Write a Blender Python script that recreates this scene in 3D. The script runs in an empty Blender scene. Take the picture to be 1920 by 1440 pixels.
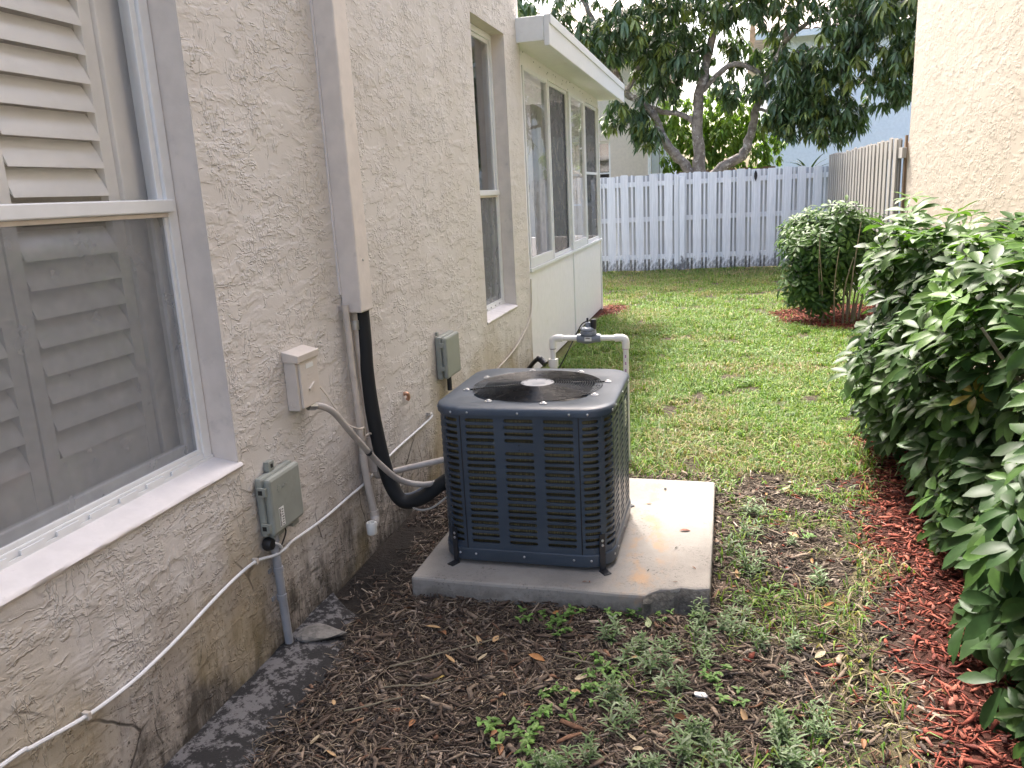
import bpy, math, random
import numpy as np
from mathutils import Vector, Matrix

random.seed(7)
RNG = np.random.default_rng(7)
SC = bpy.context.scene
COL = SC.collection
PI = math.pi

# ------------------------------------------------------------------ camera, sky, sun, exposure
cam_d = bpy.data.cameras.new('camera'); cam = bpy.data.objects.new('camera', cam_d); COL.objects.link(cam)
yaw, pitch, roll = math.radians(-15.354), math.radians(13.364), math.radians(-2.947)
fw = Vector((math.sin(yaw)*math.cos(pitch), math.cos(yaw)*math.cos(pitch), -math.sin(pitch)))
rt = fw.cross(Vector((0, 0, 1))).normalized(); up = rt.cross(fw)
rt2 = rt*math.cos(roll) + up*math.sin(roll); up2 = -rt*math.sin(roll) + up*math.cos(roll)
mw = Matrix((rt2, up2, -fw)).transposed().to_4x4(); mw.translation = Vector((1.59, 0, 1.6))
cam.matrix_world = mw
cam_d.sensor_width = 36.0; cam_d.lens = 36.0*1496.37/1920; cam_d.clip_start = 0.05; cam_d.clip_end = 3000
SC.camera = cam

SUN_AZ = math.radians(-21)      # measured from +Y, negative = towards the left house
SUN_EL = math.radians(56)
W = bpy.data.worlds.new('World'); SC.world = W; W.use_nodes = True
wn = W.node_tree.nodes; wl = W.node_tree.links
sky = wn.new('ShaderNodeTexSky'); sky.sky_type = 'NISHITA'; sky.sun_disc = False
sky.sun_elevation = SUN_EL; sky.sun_rotation = SUN_AZ
sky.dust_density = 6.0; sky.air_density = 0.85; sky.ozone_density = 0.4; sky.altitude = 0
wn['Background'].inputs['Strength'].default_value = 0.15
wl.new(sky.outputs[0], wn['Background'].inputs['Color'])
sd = bpy.data.lights.new('sun', 'SUN'); sd.energy = 1.6; sd.angle = math.radians(5); sd.color = (1.0, 0.965, 0.91)
sun = bpy.data.objects.new('sun', sd); COL.objects.link(sun)
to_sun = Vector((math.sin(SUN_AZ)*math.cos(SUN_EL), math.cos(SUN_AZ)*math.cos(SUN_EL), math.sin(SUN_EL)))
sun.rotation_euler = to_sun.to_track_quat('Z', 'Y').to_euler(); sun.location = (0, 0, 12)
SC.view_settings.view_transform = 'Standard'; SC.view_settings.look = 'None'
SC.view_settings.gamma = 1; SC.view_settings.exposure = 2.4
SC.render.resolution_x = 1024; SC.render.resolution_y = 768
SC.render.engine = 'CYCLES'
SC.cycles.max_bounces = 7; SC.cycles.diffuse_bounces = 4; SC.cycles.glossy_bounces = 3; SC.cycles.transparent_max_bounces = 16

# ------------------------------------------------------------------ numpy noise
_tab = RNG.random((256, 256))
def vnoise(x, y):
    x = np.asarray(x, float); y = np.asarray(y, float)
    xi = np.floor(x).astype(int); yi = np.floor(y).astype(int); fx = x-xi; fy = y-yi
    fx = fx*fx*(3-2*fx); fy = fy*fy*(3-2*fy)
    a = _tab[xi % 256, yi % 256]; b = _tab[(xi+1) % 256, yi % 256]
    c = _tab[xi % 256, (yi+1) % 256]; d = _tab[(xi+1) % 256, (yi+1) % 256]
    return a*(1-fx)*(1-fy)+b*fx*(1-fy)+c*(1-fx)*fy+d*fx*fy
def fbm(x, y, o=4):
    s = 0; a = .5
    for i in range(o):
        s = s+a*vnoise(x*2**i+17*i, y*2**i+31*i); a *= .5
    return s
def sstep(a, b, x):
    t = np.clip((np.asarray(x, float)-a)/(b-a), 0, 1); return t*t*(3-2*t)

# ------------------------------------------------------------------ materials
class NT:
    def __init__(s, name):
        s.m = bpy.data.materials.new(name); s.m.use_nodes = True; s.t = s.m.node_tree
        s.b = s.t.nodes['Principled BSDF']; s.out = s.t.nodes['Material Output']; s._c = {}
    def n(s, typ, **kw):
        nd = s.t.nodes.new(typ)
        for k, v in kw.items(): setattr(nd, k, v)
        return nd
    def l(s, a, b): s.t.links.new(a, b)
    def coord(s, kind='Object'):
        if 'tc' not in s._c: s._c['tc'] = s.n('ShaderNodeTexCoord')
        return s._c['tc'].outputs[kind]
    def mapping(s, scale, src=None, loc=(0, 0, 0), rot=(0, 0, 0)):
        m = s.n('ShaderNodeMapping'); m.inputs['Scale'].default_value = scale; m.inputs['Location'].default_value = loc; m.inputs['Rotation'].default_value = rot
        s.l(src or s.coord(), m.inputs[0]); return m.outputs[0]
    def noise(s, scale, detail=4, rough=.55, vec=None, dist=0):
        nd = s.n('ShaderNodeTexNoise'); nd.inputs['Scale'].default_value = scale; nd.inputs['Detail'].default_value = detail
        nd.inputs['Roughness'].default_value = rough; nd.inputs['Distortion'].default_value = dist
        s.l(vec or s.coord(), nd.inputs['Vector']); return nd.outputs['Fac']
    def ramp(s, src, lo, hi, a=0., b=1., mode='SMOOTHSTEP'):
        nd = s.n('ShaderNodeMapRange', interpolation_type=mode)
        for i, v in zip((1, 2, 3, 4), (lo, hi, a, b)): nd.inputs[i].default_value = v
        s.l(src, nd.inputs[0]); return nd.outputs[0]
    def math(s, op, a, b=None):
        nd = s.n('ShaderNodeMath', operation=op)
        for i, v in enumerate((a, b)):
            if v is None: continue
            if isinstance(v, (int, float)): nd.inputs[i].default_value = v
            else: s.l(v, nd.inputs[i])
        return nd.outputs[0]
    def mix(s, fac, a, b, blend='MIX'):
        nd = s.n('ShaderNodeMix', data_type='RGBA', blend_type=blend)
        for i, v in ((0, fac), (6, a), (7, b)):
            if isinstance(v, (int, float)): nd.inputs[i].default_value = v
            elif isinstance(v, tuple): nd.inputs[i].default_value = (*v[:3], 1)
            else: s.l(v, nd.inputs[i])
        return nd.outputs[2]
    def attr(s, name): 
        nd = s.n('ShaderNodeAttribute', attribute_name=name); return nd.outputs['Color']
    def base(s, v, rough=None, metal=None, spec=None):
        if isinstance(v, tuple): s.b.inputs['Base Color'].default_value = (*v[:3], 1)
        else: s.l(v, s.b.inputs['Base Color'])
        if rough is not None:
            if isinstance(rough, (int, float)): s.b.inputs['Roughness'].default_value = rough
            else: s.l(rough, s.b.inputs['Roughness'])
        if metal is not None: s.b.inputs['Metallic'].default_value = metal
        if spec is not None: s.b.inputs['Specular IOR Level'].default_value = spec
    def bump(s, h, strength=.5, dist=.01):
        nd = s.n('ShaderNodeBump'); nd.inputs['Strength'].default_value = strength; nd.inputs['Distance'].default_value = dist
        s.l(h, nd.inputs['Height']); s.l(nd.outputs[0], s.b.inputs['Normal'])
    def xyz(s):
        if 'sep' not in s._c:
            s._c['sep'] = s.n('ShaderNodeSeparateXYZ'); s.l(s.coord(), s._c['sep'].inputs[0])
        return s._c['sep'].outputs

def simple(name, col, rough=.5, metal=0., var=.12, vscale=14, bscale=0, bstr=.2, bdist=.003, spec=.5, dirt=None):
    t = NT(name)
    nz = t.noise(vscale, 5)
    dark = tuple(c*(1-var) for c in col); lite = tuple(min(1, c*(1+var)) for c in col)
    c = t.mix(t.ramp(nz, .3, .7), dark, lite)
    if dirt:
        dm = t.ramp(t.noise(dirt[1], 6, .65), dirt[2], dirt[3]); c = t.mix(t.math('MULTIPLY', dm, dirt[4]), c, dirt[0])
    t.base(c, t.ramp(nz, .3, .7, max(0, rough-.06), min(1, rough+.06)), metal, spec)
    if bscale: t.bump(t.noise(bscale, 4), bstr, bdist)
    return t.m

def leafmat(name, rough=.35, trans=.35, spec=.5):
    t = NT(name); c = t.attr('col')
    nz = t.noise(30, 3); c2 = t.mix(t.ramp(nz, .3, .7, 0, .35), c, (.02, .035, .012), 'MIX')
    t.base(c2, rough, 0, spec)
    tr = t.n('ShaderNodeBsdfTranslucent'); t.l(t.mix(1., c2, (1.0, 1.15, .45), 'MULTIPLY'), tr.inputs[0])
    mx = t.n('ShaderNodeMixShader'); mx.inputs[0].default_value = trans
    t.l(t.b.outputs[0], mx.inputs[1]); t.l(tr.outputs[0], mx.inputs[2]); t.l(mx.outputs[0], t.out.inputs[0])
    return t.m

def colmat(name, rough=.8, vs=60, spec=.3, bump=0):
    t = NT(name); c = t.attr('col'); nz = t.noise(vs, 4)
    t.base(t.mix(t.ramp(nz, .3, .75, 0, .45), c, (.0, .0, .0)), rough, 0, spec)
    if bump: t.bump(t.noise(vs*2, 3), bump, .003)
    return t.m

def stucco(name, col, col2, stain):
    t = NT(name); co = t.coord()
    warp = t.n('ShaderNodeTexNoise'); warp.inputs['Scale'].default_value = 7; warp.inputs['Detail'].default_value = 2; t.l(co, warp.inputs['Vector'])
    ad = t.n('ShaderNodeMix', data_type='RGBA', blend_type='ADD'); ad.inputs[0].default_value = .05
    t.l(co, ad.inputs[6]); t.l(warp.outputs['Color'], ad.inputs[7]); wv = ad.outputs[2]
    # trowel plates with torn lips, crumbly clusters between smooth drags
    def lip(n, c, w): return t.ramp(t.math('ABSOLUTE', t.math('SUBTRACT', n, c)), 0, w, 1, 0)
    m1 = t.mapping((1, 5, 13), wv, rot=(.65, 0, 0)); n1 = t.noise(1, 4, .55, m1)
    m3 = t.mapping((1, 15, 6), wv, rot=(.25, 0, 0), loc=(0, 7, 4)); n3 = t.noise(1, 4, .58, m3)
    m2 = t.mapping((1, 24, 44), wv, rot=(.4, 0, 0), loc=(0, 3, 1)); n2 = t.noise(1, 3, .6, m2)
    brk = t.ramp(t.noise(8, 3, .6), .48, .58); brk2 = t.ramp(t.noise(6.5, 3, .6, t.mapping((1, 1, 1), loc=(3, 3, 3))), .49, .59)
    patch = t.ramp(t.noise(4.5, 4, .6, t.mapping((1, 1, 1), loc=(1, 9, 2))), .51, .60)
    h = t.math('ADD', t.math('MULTIPLY', t.ramp(n1, .40, .60), .8), t.math('MULTIPLY', t.math('MULTIPLY', lip(n1, .50, .022), brk), .9))
    h = t.math('ADD', h, t.math('MULTIPLY', t.math('MULTIPLY', lip(n3, .52, .022), brk2), .9))
    h = t.math('ADD', h, t.math('MULTIPLY', t.math('MULTIPLY', t.ramp(n1, .56, .575), brk2), .8))
    h = t.math('ADD', h, t.math('MULTIPLY', t.math('MULTIPLY', t.ramp(n2, .50, .60), patch), .9))
    h = t.math('ADD', h, t.math('MULTIPLY', t.noise(210, 2, .6), .12))
    c = t.mix(t.ramp(t.noise(2.2, 5), .3, .7), col, col2)
    c = t.mix(t.ramp(t.noise(38, 4, .7), .55, .75, 0, .16), c, tuple(x*.72 for x in col))
    if stain:
        z = t.xyz()[2]
        sz = t.noise(1, 5, .65, t.mapping((1, 5.5, 1.6)))
        lvl = t.math('SUBTRACT', t.math('MULTIPLY', sz, 1.15), t.math('MULTIPLY', z, 1.0))      # rises as z falls
        warm = t.ramp(lvl, -.06, .48, 0, .70); c = t.mix(warm, c, (.285, .235, .18))
        blk = t.noise(1, 6, .72, t.mapping((1, 9, 3.2), loc=(0, 5, 2)))
        lv2 = t.math('SUBTRACT', blk, t.math('MULTIPLY', z, .72)); c = t.mix(t.ramp(lv2, .30, .56, 0, .85), c, (.035, .030, .024))
        pits = t.math('MULTIPLY', t.ramp(t.noise(55, 4, .7), .56, .66), t.ramp(z, .15, .75, .85, 0)); c = t.mix(pits, c, (.05, .04, .032))
        yel = t.math('MULTIPLY', t.ramp(t.noise(1, 3, .5, t.mapping((1, 1.7, 1.2), loc=(0, 2.6, 0))), .52, .66), t.ramp(z, .25, .95, .5, 0))
        c = t.mix(yel, c, (.38, .30, .16))
    if stain:      # hairline cracks low on the wall
        vo = t.n('ShaderNodeTexVoronoi', feature='DISTANCE_TO_EDGE'); vo.inputs['Scale'].default_value = 1.0; t.l(t.mapping((1, 2.6, 1.3), wv, loc=(0, .3, .2)), vo.inputs['Vector'])
        cr = t.math('MULTIPLY', t.ramp(vo.outputs['Distance'], .002, .010, 1, 0), t.math('MULTIPLY', t.ramp(t.noise(3.1, 3), .47, .60), t.ramp(t.xyz()[2], .25, .70, .8, 0)))
        c = t.mix(cr, c, (.045, .04, .034)); h = t.math('SUBTRACT', h, t.math('MULTIPLY', cr, .8))
    t.base(c, .88, 0, .25); t.bump(h, .85, .0039)
    return t.m

def concrete(name, col):
    t = NT(name)
    n1 = t.noise(3, 6, .6); c = t.mix(t.ramp(n1, .3, .7), tuple(x*.82 for x in col), tuple(min(1, x*1.1) for x in col))
    sp = t.ramp(t.noise(95, 5, .75), .54, .64, 0, .75)
    spm = t.ramp(t.noise(5, 4, .6, t.mapping((1, 1, 1), loc=(4, 1, 0))), .45, .62, .15, 1)
    c = t.mix(t.math('MULTIPLY', sp, spm), c, (.12, .11, .10))
    # rust runs round where the unit drains
    x, y, z = t.xyz()
    d = t.math('ABSOLUTE', t.math('SUBTRACT', x, 1.27)); rm = t.ramp(d, .0, .16, .8, 0)
    rn = t.ramp(t.noise(7, 5, .6, t.mapping((1.8, 1, 1), loc=(1, 0, 0))), .46, .68, 0, .75)
    c = t.mix(t.math('MULTIPLY', rm, rn), c, (.50, .30, .15))
    side = t.ramp(z, .02, .075, .55, 0); c = t.mix(t.math('MULTIPLY', side, t.ramp(t.noise(16, 5, .7), .3, .65)), c, (.09, .075, .06))
    t.base(c, .9, 0, .25)
    h = t.math('ADD', t.noise(160, 4, .7), t.math('MULTIPLY', t.noise(22, 4), .8)); t.bump(h, .35, .004)
    return t.m

def fencemat(name, col, mould):
    t = NT(name); z = t.xyz()[2]
    gr = t.noise(1, 5, .65, t.mapping((60, 60, 2.5))); c = t.mix(t.ramp(gr, .35, .7), tuple(x*.82 for x in col), col)
    oi = t.n('ShaderNodeObjectInfo'); c = t.mix(t.ramp(oi.outputs['Random'], 0, 1, 0, .28), c, tuple(x*.55 for x in col))
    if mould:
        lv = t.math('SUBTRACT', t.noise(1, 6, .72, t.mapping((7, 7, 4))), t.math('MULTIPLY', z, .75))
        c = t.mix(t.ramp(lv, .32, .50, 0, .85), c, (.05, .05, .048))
    else:
        c = t.mix(t.ramp(t.noise(1, 4, .6, t.mapping((25, 25, 1.2), loc=(0, 0, 3))), .55, .7, 0, .6), c, (.17, .145, .12))
    t.base(c, .75, 0, .3); t.bump(gr, .25, .004)
    return t.m

def glassmat(name, tint=(1, 1, 1), refl=1.0):
    t = NT(name); t.t.nodes.remove(t.b)
    tr = t.n('ShaderNodeBsdfTransparent'); tr.inputs[0].default_value = (*tint, 1)
    gl = t.n('ShaderNodeBsdfGlossy'); gl.inputs['Roughness'].default_value = .004
    bw = t.n('ShaderNodeTexNoise'); bw.inputs['Scale'].default_value = 2.2; t.l(t.coord(), bw.inputs['Vector'])
    bp = t.n('ShaderNodeBump'); bp.inputs['Strength'].default_value = .05; bp.inputs['Distance'].default_value = .02; t.l(bw.outputs['Fac'], bp.inputs['Height']); t.l(bp.outputs[0], gl.inputs['Normal'])
    lw = t.n('ShaderNodeLayerWeight'); lw.inputs['Blend'].default_value = .5
    k = t.math('ADD', .07*refl, t.math('MULTIPLY', t.math('POWER', lw.outputs['Facing'], 5.0), .9))
    mx = t.n('ShaderNodeMixShader'); t.l(k, mx.inputs[0]); t.l(tr.outputs[0], mx.inputs[1]); t.l(gl.outputs[0], mx.inputs[2]); t.l(mx.outputs[0], t.out.inputs[0])
    return t.m

def screenmat(name, opac, col):
    t = NT(name); tr = t.n('ShaderNodeBsdfTransparent'); mx = t.n('ShaderNodeMixShader'); t.base(col, .7, 0, .3)
    nz = t.ramp(t.noise(9, 4), .3, .7, opac-.05, opac+.05); t.l(nz, mx.inputs[0])
    t.l(tr.outputs[0], mx.inputs[1]); t.l(t.b.outputs[0], mx.inputs[2]); t.l(mx.outputs[0], t.out.inputs[0])
    return t.m

def barkmat(name, a, b, c3):
    t = NT(name); n1 = t.noise(9, 5, .65); n2 = t.noise(1, 5, .7, t.mapping((12, 12, 8)))
    c = t.mix(t.ramp(n1, .4, .6), a, b); c = t.mix(t.ramp(n2, .56, .66, 0, .85), c, c3)
    t.base(c, .9, 0, .2); t.bump(n2, .7, .02); return t.m

MT = dict(
    stucco_l=stucco('stucco_pink_beige', (.648, .612, .575), (.60, .56, .515), True),
    stucco_r=stucco('stucco_cream', (.45, .395, .325), (.42, .365, .295), False),
    trim=simple('painted_smooth_stucco', (.69, .625, .565), .7, var=.05, bscale=26, bstr=.25, bdist=.004, dirt=((.36, .33, .31), 9, .58, .76, .45)),
    sill=simple('painted_sill', (.73, .69, .67), .65, var=.05, bscale=30, bstr=.25, bdist=.003, dirt=((.30, .25, .22), 14, .58, .74, .55)),
    white=simple('white_painted_aluminium', (.74, .75, .75), .38, var=.03, dirt=((.45, .42, .37), 12, .6, .8, .35)),
    cream=simple('off_white_panel', (.78, .765, .765), .55, var=.03, dirt=((.5, .46, .38), 6, .58, .8, .3)),
    shutter=simple('shutter_paint', (.69, .69, .68), .45, var=.03),
    room=simple('room_plaster', (.35, .34, .32), .9, var=.05),
    glass=glassmat('window_glass'),
    screen=screenmat('insect_screen', .50, (.25, .26, .275)),
    screen_dark=screenmat('dark_insect_screen', .80, (.022, .024, .028)),
    steel_blue=simple('blue_grey_painted_steel', (.050, .069, .096), .40, var=.10, vscale=5, bscale=90, bstr=.04, dirt=((.17, .165, .15), 7, .55, .85, .16)),
    black=simple('black_coated_wire', (.016, .018, .021), .25, var=.1),
    wire=simple('glossy_black_wire', (.008, .009, .011), .28, var=.05, spec=.6),
    fan=simple('fan_blade_metal', (.012, .013, .015), .45, 0.),
    zinc=simple('zinc_screw', (.55, .56, .58), .35, .9, var=.1),
    bracket=simple('dark_bracket_metal', (.035, .038, .045), .45, .3),
    coil=None, pad=concrete('pad_concrete', (.345, .325, .295)),
    break_=simple('broken_concrete', (.10, .095, .085), .95, var=.4, vscale=40, bscale=60, bstr=.8, bdist=.01),
    pvc=simple('white_pvc', (.80, .79, .74), .32, var=.03), pvc_b=simple('painted_pvc', (.56, .50, .44), .5, var=.08, dirt=((.3, .25, .2), 20, .55, .75, .4)),
    pvc_g=simple('grey_pvc', (.30, .31, .33), .5, var=.1, dirt=((.14, .13, .12), 16, .55, .75, .5)),
    valve=simple('grey_valve_plastic', (.20, .225, .26), .42, var=.08), blackp=simple('black_plastic', (.014, .014, .015), .4, var=.1),
    foam=simple('black_foam_insulation', (.012, .013, .014), .75, var=.2, bscale=60, bstr=.3),
    nid=simple('grey_green_plastic', (.285, .30, .265), .48, var=.06, dirt=((.17, .16, .13), 8, .55, .8, .4)),
    disc=simple('painted_disconnect_box', (.61, .55, .49), .5, var=.05, dirt=((.32, .27, .22), 12, .58, .75, .45)),
    cable=simple('white_cable', (.70, .70, .70), .45, var=.06), cable_b=simple('beige_cable', (.55, .49, .42), .5, var=.06),
    whip=simple('grey_flexible_conduit', (.40, .365, .33), .5, var=.12), copper=simple('copper', (.55, .33, .22), .4, .8),
    sticker=simple('sticker_paper', (.75, .75, .72), .5, var=.02), ink=simple('sticker_ink', (.02, .02, .02), .6, var=.02),
    plum=simple('purple_pipe_print', (.42, .22, .38), .6, var=.1), plate=simple('data_plate', (.55, .58, .52), .4, var=.05),
    fence_w=fencemat('white_painted_fence', (.82, .845, .885), True), fence_g=fencemat('weathered_grey_fence', (.40, .375, .34), False),
    fence_wb=fencemat('gap_shaded_white_boards', (.52, .53, .55), True), fence_gb=fencemat('gap_shaded_weathered_boards', (.16, .15, .135), False),  # back boards: shade of the fence gaps is put into their darker colour
    fence_b=fencemat('brown_timber', (.20, .13, .08), False),
    bark=barkmat('mango_bark', (.16, .14, .125), (.27, .245, .22), (.58, .56, .53)), stem=simple('shrub_stem', (.22, .19, .13), .8, var=.25, vscale=30, bscale=40, bstr=.4),
    n_beige=simple('neighbour_beige_stucco', (.62, .55, .47), .9, var=.05, bscale=20, bstr=.3, bdist=.01), n_white=simple('neighbour_white_stucco', (.80, .83, .88), .9, var=.04, bscale=20, bstr=.3, bdist=.01),
    tile=simple('roof_tile', (.46, .38, .33), .8, var=.25, vscale=4), dark=simple('dark_interior', (.05, .05, .05), .8), curtain=simple('curtain', (.6, .58, .54), .8),
    leaf=leafmat('schefflera_leaf', .40, .34, .15), mango=leafmat('mango_leaf', .33, .28, .5), bush=leafmat('bush_leaf', .45, .5), grass=leafmat('grass_blade', .5, .35, .3), weed=leafmat('weed_leaf', .55, .25, .3),
    chip=colmat('mulch_chip', .85, 70), dead=colmat('fallen_leaf', .6, 40), rock=simple('stone', (.165, .155, .14), .95, var=.35, vscale=30, bscale=50, bstr=.7, bdist=.008),
    shell=simple('white_fragment', (.75, .74, .72), .6, var=.06), moss=None)
def _coil():
    t = NT('condenser_coil'); z = t.noise(1, 2, .5, t.mapping((220, 220, 3))); b = t.n('ShaderNodeTexWave', wave_type='BANDS', bands_direction='Z'); b.inputs['Scale'].default_value = 14; b.inputs['Distortion'].default_value = .3; t.l(t.coord(), b.inputs[0])
    c = t.mix(b.outputs['Fac'], (.06, .048, .02), (.27, .22, .105)); c = t.mix(t.ramp(z, .35, .65, 0, .7), c, (.05, .04, .02)); t.base(c, .5, .4); return t.m
MT['coil'] = _coil()

# ------------------------------------------------------------------ mesh helpers
class MB:
    def __init__(s): s.v = []; s.f = []
    def add(s, vs, fs):
        o = len(s.v); s.v += [tuple(v) for v in vs]; s.f += [tuple(i+o for i in f) for f in fs]; return s
    def box(s, a, b):
        (x0, y0, z0), (x1, y1, z1) = a, b
        return s.add([(x0,y0,z0),(x1,y0,z0),(x1,y1,z0),(x0,y1,z0),(x0,y0,z1),(x1,y0,z1),(x1,y1,z1),(x0,y1,z1)],
                     [(0,3,2,1),(4,5,6,7),(0,1,5,4),(1,2,6,5),(2,3,7,6),(3,0,4,7)])
    def obox(s, c, size, M=None):
        hx, hy, hz = (d/2 for d in size); M = M or Matrix.Identity(3); c = Vector(c)
        vs = [c+M@Vector(p) for p in [(-hx,-hy,-hz),(hx,-hy,-hz),(hx,hy,-hz),(-hx,hy,-hz),(-hx,-hy,hz),(hx,-hy,hz),(hx,hy,hz),(-hx,hy,hz)]]
        return s.add(vs, [(0,3,2,1),(4,5,6,7),(0,1,5,4),(1,2,6,5),(2,3,7,6),(3,0,4,7)])
    def tube(s, path, r, n=8, caps=True, closed=False):
        P = [Vector(p) for p in path]; m = len(P); rs = r if isinstance(r, (list, tuple)) else [r]*m
        vs = []; prev = None
        for i, p in enumerate(P):
            if closed: t = P[(i+1) % m]-P[i-1]
            else: t = P[min(i+1, m-1)]-P[max(i-1, 0)]
            t.normalize()
            if prev is None:
                a = Vector((0, 0, 1)) if abs(t.z) < .9 else Vector((1, 0, 0)); u = t.cross(a).normalized()
            else:
                u = (prev-t*prev.dot(t)).normalized()
            prev = u; w = t.cross(u)
            for k in range(n):
                a = 2*PI*k/n; vs.append(p+(u*math.cos(a)+w*math.sin(a))*rs[i])
        fs = []
        for i in range(m if closed else m-1):
            j = (i+1) % m
            for k in range(n): fs.append((i*n+k, i*n+(k+1) % n, j*n+(k+1) % n, j*n+k))
        if caps and not closed: fs += [tuple(range(n))[::-1], tuple((m-1)*n+k for k in range(n))]
        return s.add(vs, fs)
    def ring(s, c, R, r, n=48, m=5):
        return s.tube([(c[0]+R*math.cos(2*PI*i/n), c[1]+R*math.sin(2*PI*i/n), c[2]) for i in range(n)], r, m, closed=True)
    def lathe(s, c, prof, axis=(0, 0, 1), n=20):
        q = Vector((0, 0, 1)).rotation_difference(Vector(axis)).to_matrix(); c = Vector(c); vs = []; m = len(prof)
        for (r, z) in prof:
            for k in range(n): a = 2*PI*k/n; vs.append(c+q@Vector((r*math.cos(a), r*math.sin(a), z)))
        fs = [(i*n+k, i*n+(k+1) % n, (i+1)*n+(k+1) % n, (i+1)*n+k) for i in range(m-1) for k in range(n)]
        fs += [tuple(range(n))[::-1], tuple((m-1)*n+k for k in range(n))]
        return s.add(vs, fs)
    def prism(s, poly, z0, z1):
        n = len(poly); vs = [(x, y, z0) for x, y in poly]+[(x, y, z1) for x, y in poly]
        return s.add(vs, [tuple(range(n))[::-1], tuple(range(n, 2*n))]+[(i, (i+1) % n, n+(i+1) % n, n+i) for i in range(n)])
    def build(s, name, mat, parent=None, smooth=False, bevel=0, **tags):
        me = bpy.data.meshes.new(name); me.from_pydata([tuple(v) for v in s.v], [], s.f); me.update()
        return link(name, me, mat, parent, smooth, bevel, **tags)

def link(name, me, mat, parent=None, smooth=False, bevel=0, **tags):
    o = bpy.data.objects.new(name, me); COL.objects.link(o)
    if mat is not None and not me.materials: me.materials.append(MT[mat] if isinstance(mat, str) else mat)
    if smooth:
        me.polygons.foreach_set('use_smooth', [True]*len(me.polygons))
        if smooth != 'all':
            try: me.set_sharp_from_angle(angle=math.radians(40))
            except Exception: pass
    if bevel:
        b = o.modifiers.new('bevel', 'BEVEL'); b.width = bevel; b.segments = 2; b.limit_method = 'ANGLE'; b.angle_limit = math.radians(40)
    if parent is not None: o.parent = parent; o.matrix_parent_inverse = pinv(parent)
    for k, v in tags.items(): o[k] = v
    return o
def wmat(p):
    return p.matrix_basis.copy() if p.parent is None else wmat(p.parent) @ p.matrix_parent_inverse @ p.matrix_basis
def pinv(p): return wmat(p).inverted()       # parts are modelled in world coordinates
def thing(name, label, cat, loc=(0, 0, 0), group=None):
    o = bpy.data.objects.new(name, None); COL.objects.link(o); o.location = loc; o.empty_display_size = .1
    o['label'] = label; o['category'] = cat
    if group: o['group'] = group
    return o
def fast_mesh(name, V, F, col=None, smooth=False):
    me = bpy.data.meshes.new(name); n = len(V); m, k = F.shape
    me.vertices.add(n); me.vertices.foreach_set('co', np.ascontiguousarray(V, np.float32).ravel())
    me.loops.add(m*k); me.loops.foreach_set('vertex_index', np.ascontiguousarray(F, np.int32).ravel())
    me.polygons.add(m); me.polygons.foreach_set('loop_start', np.arange(0, m*k, k, dtype=np.int32))
    try: me.polygons.foreach_set('loop_total', np.full(m, k, np.int32))
    except Exception: pass
    if smooth: me.polygons.foreach_set('use_smooth', np.ones(m, bool))
    me.update(calc_edges=True)
    if col is not None:
        a = me.attributes.new('col', 'FLOAT_COLOR', 'POINT'); c = np.ones((n, 4), np.float32); c[:, :3] = col; a.data.foreach_set('color', c.ravel())
    return me
def spline(pts, k=8):
    P = [Vector(p) for p in pts]; P = [P[0]*2-P[1]]+P+[P[-1]*2-P[-2]]; out = []
    for i in range(1, len(P)-2):
        a, b, c, d = P[i-1:i+3]
        for j in range(k):
            t = j/k; out.append(.5*((2*b)+(c-a)*t+(2*a-5*b+4*c-d)*t*t+(3*b-a-3*c+d)*t**3))
    out.append(P[-2]); return out

# ------------------------------------------------------------------ ground
def ground_h(x, y):
    h = .03*(fbm(x*1.3, y*1.3, 4)-.47)+.015*(fbm(x*7, y*7, 3)-.45)
    h = h-.02*np.exp(-((x-.12)/.15)**2)*(np.asarray(y) < 4)
    mound = sstep(2.0, 2.35, x+.12*(fbm(np.asarray(y)*2.2, np.asarray(x)*0+3, 2)-.4))*sstep(5.6, 5.0, y)*.05
    return h+mound
def red_mask(x, y):
    x = np.asarray(x, float); y = np.asarray(y, float); w = .35*(fbm(y*1.7+4, x*1.7, 3)-.45)
    edge = 2.08+.075*(y-2.1)
    a = sstep(edge-.10, edge+.13, x+w)*sstep(5.5, 5.0, y+w)
    b = sstep(1.05, .85, np.hypot((x-2.95)/.85, (y-10.0)/1.0)+w)
    c = sstep(1.1, .8, np.hypot((x-.05)/.30, (y-10.7)/.55)+w)
    return np.maximum(np.maximum(a, b), c)
def lawn_mask(x, y):
    x = np.asarray(x, float); y = np.asarray(y, float)
    n = fbm(x*2.1+9, y*2.1, 4); n2 = fbm(x*5+3, y*5+8, 3)
    far = sstep(4.0, 5.2, y+.9*(n-.45))
    side = sstep(1.45, 1.70, x)*sstep(2.25, 2.7, y)*.75*sstep(.37, .54, n2)
    fore = sstep(.95, 1.35, x)*sstep(1.2, 1.7, y)*sstep(3.2, 2.7, y)*.34*sstep(.44, .58, n2)
    d = np.maximum(np.maximum(far*sstep(.20, .42, n2), side), fore)
    d = d*(1-.97*red_mask(x, y))
    pad = (x > .30) & (x < 1.57) & (y > 2.78) & (y < 4.12)
    d = np.where(pad, 0, d)
    return d
def dry_mask(x, y):
    x = np.asarray(x, float); y = np.asarray(y, float)
    return np.clip(sstep(.46, .66, fbm(x*1.4+20, y*1.4, 4))*.75+.9*np.exp(-((x-.55)/.35)**2-((y-10.2)/.5)**2)+.55*sstep(12.2, 14, y)+.6*np.exp(-((y-4.35)/.35)**2), 0, 1)
def axis(parts):
    return np.unique(np.concatenate([np.linspace(a, b, n) for a, b, n in parts]))
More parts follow.
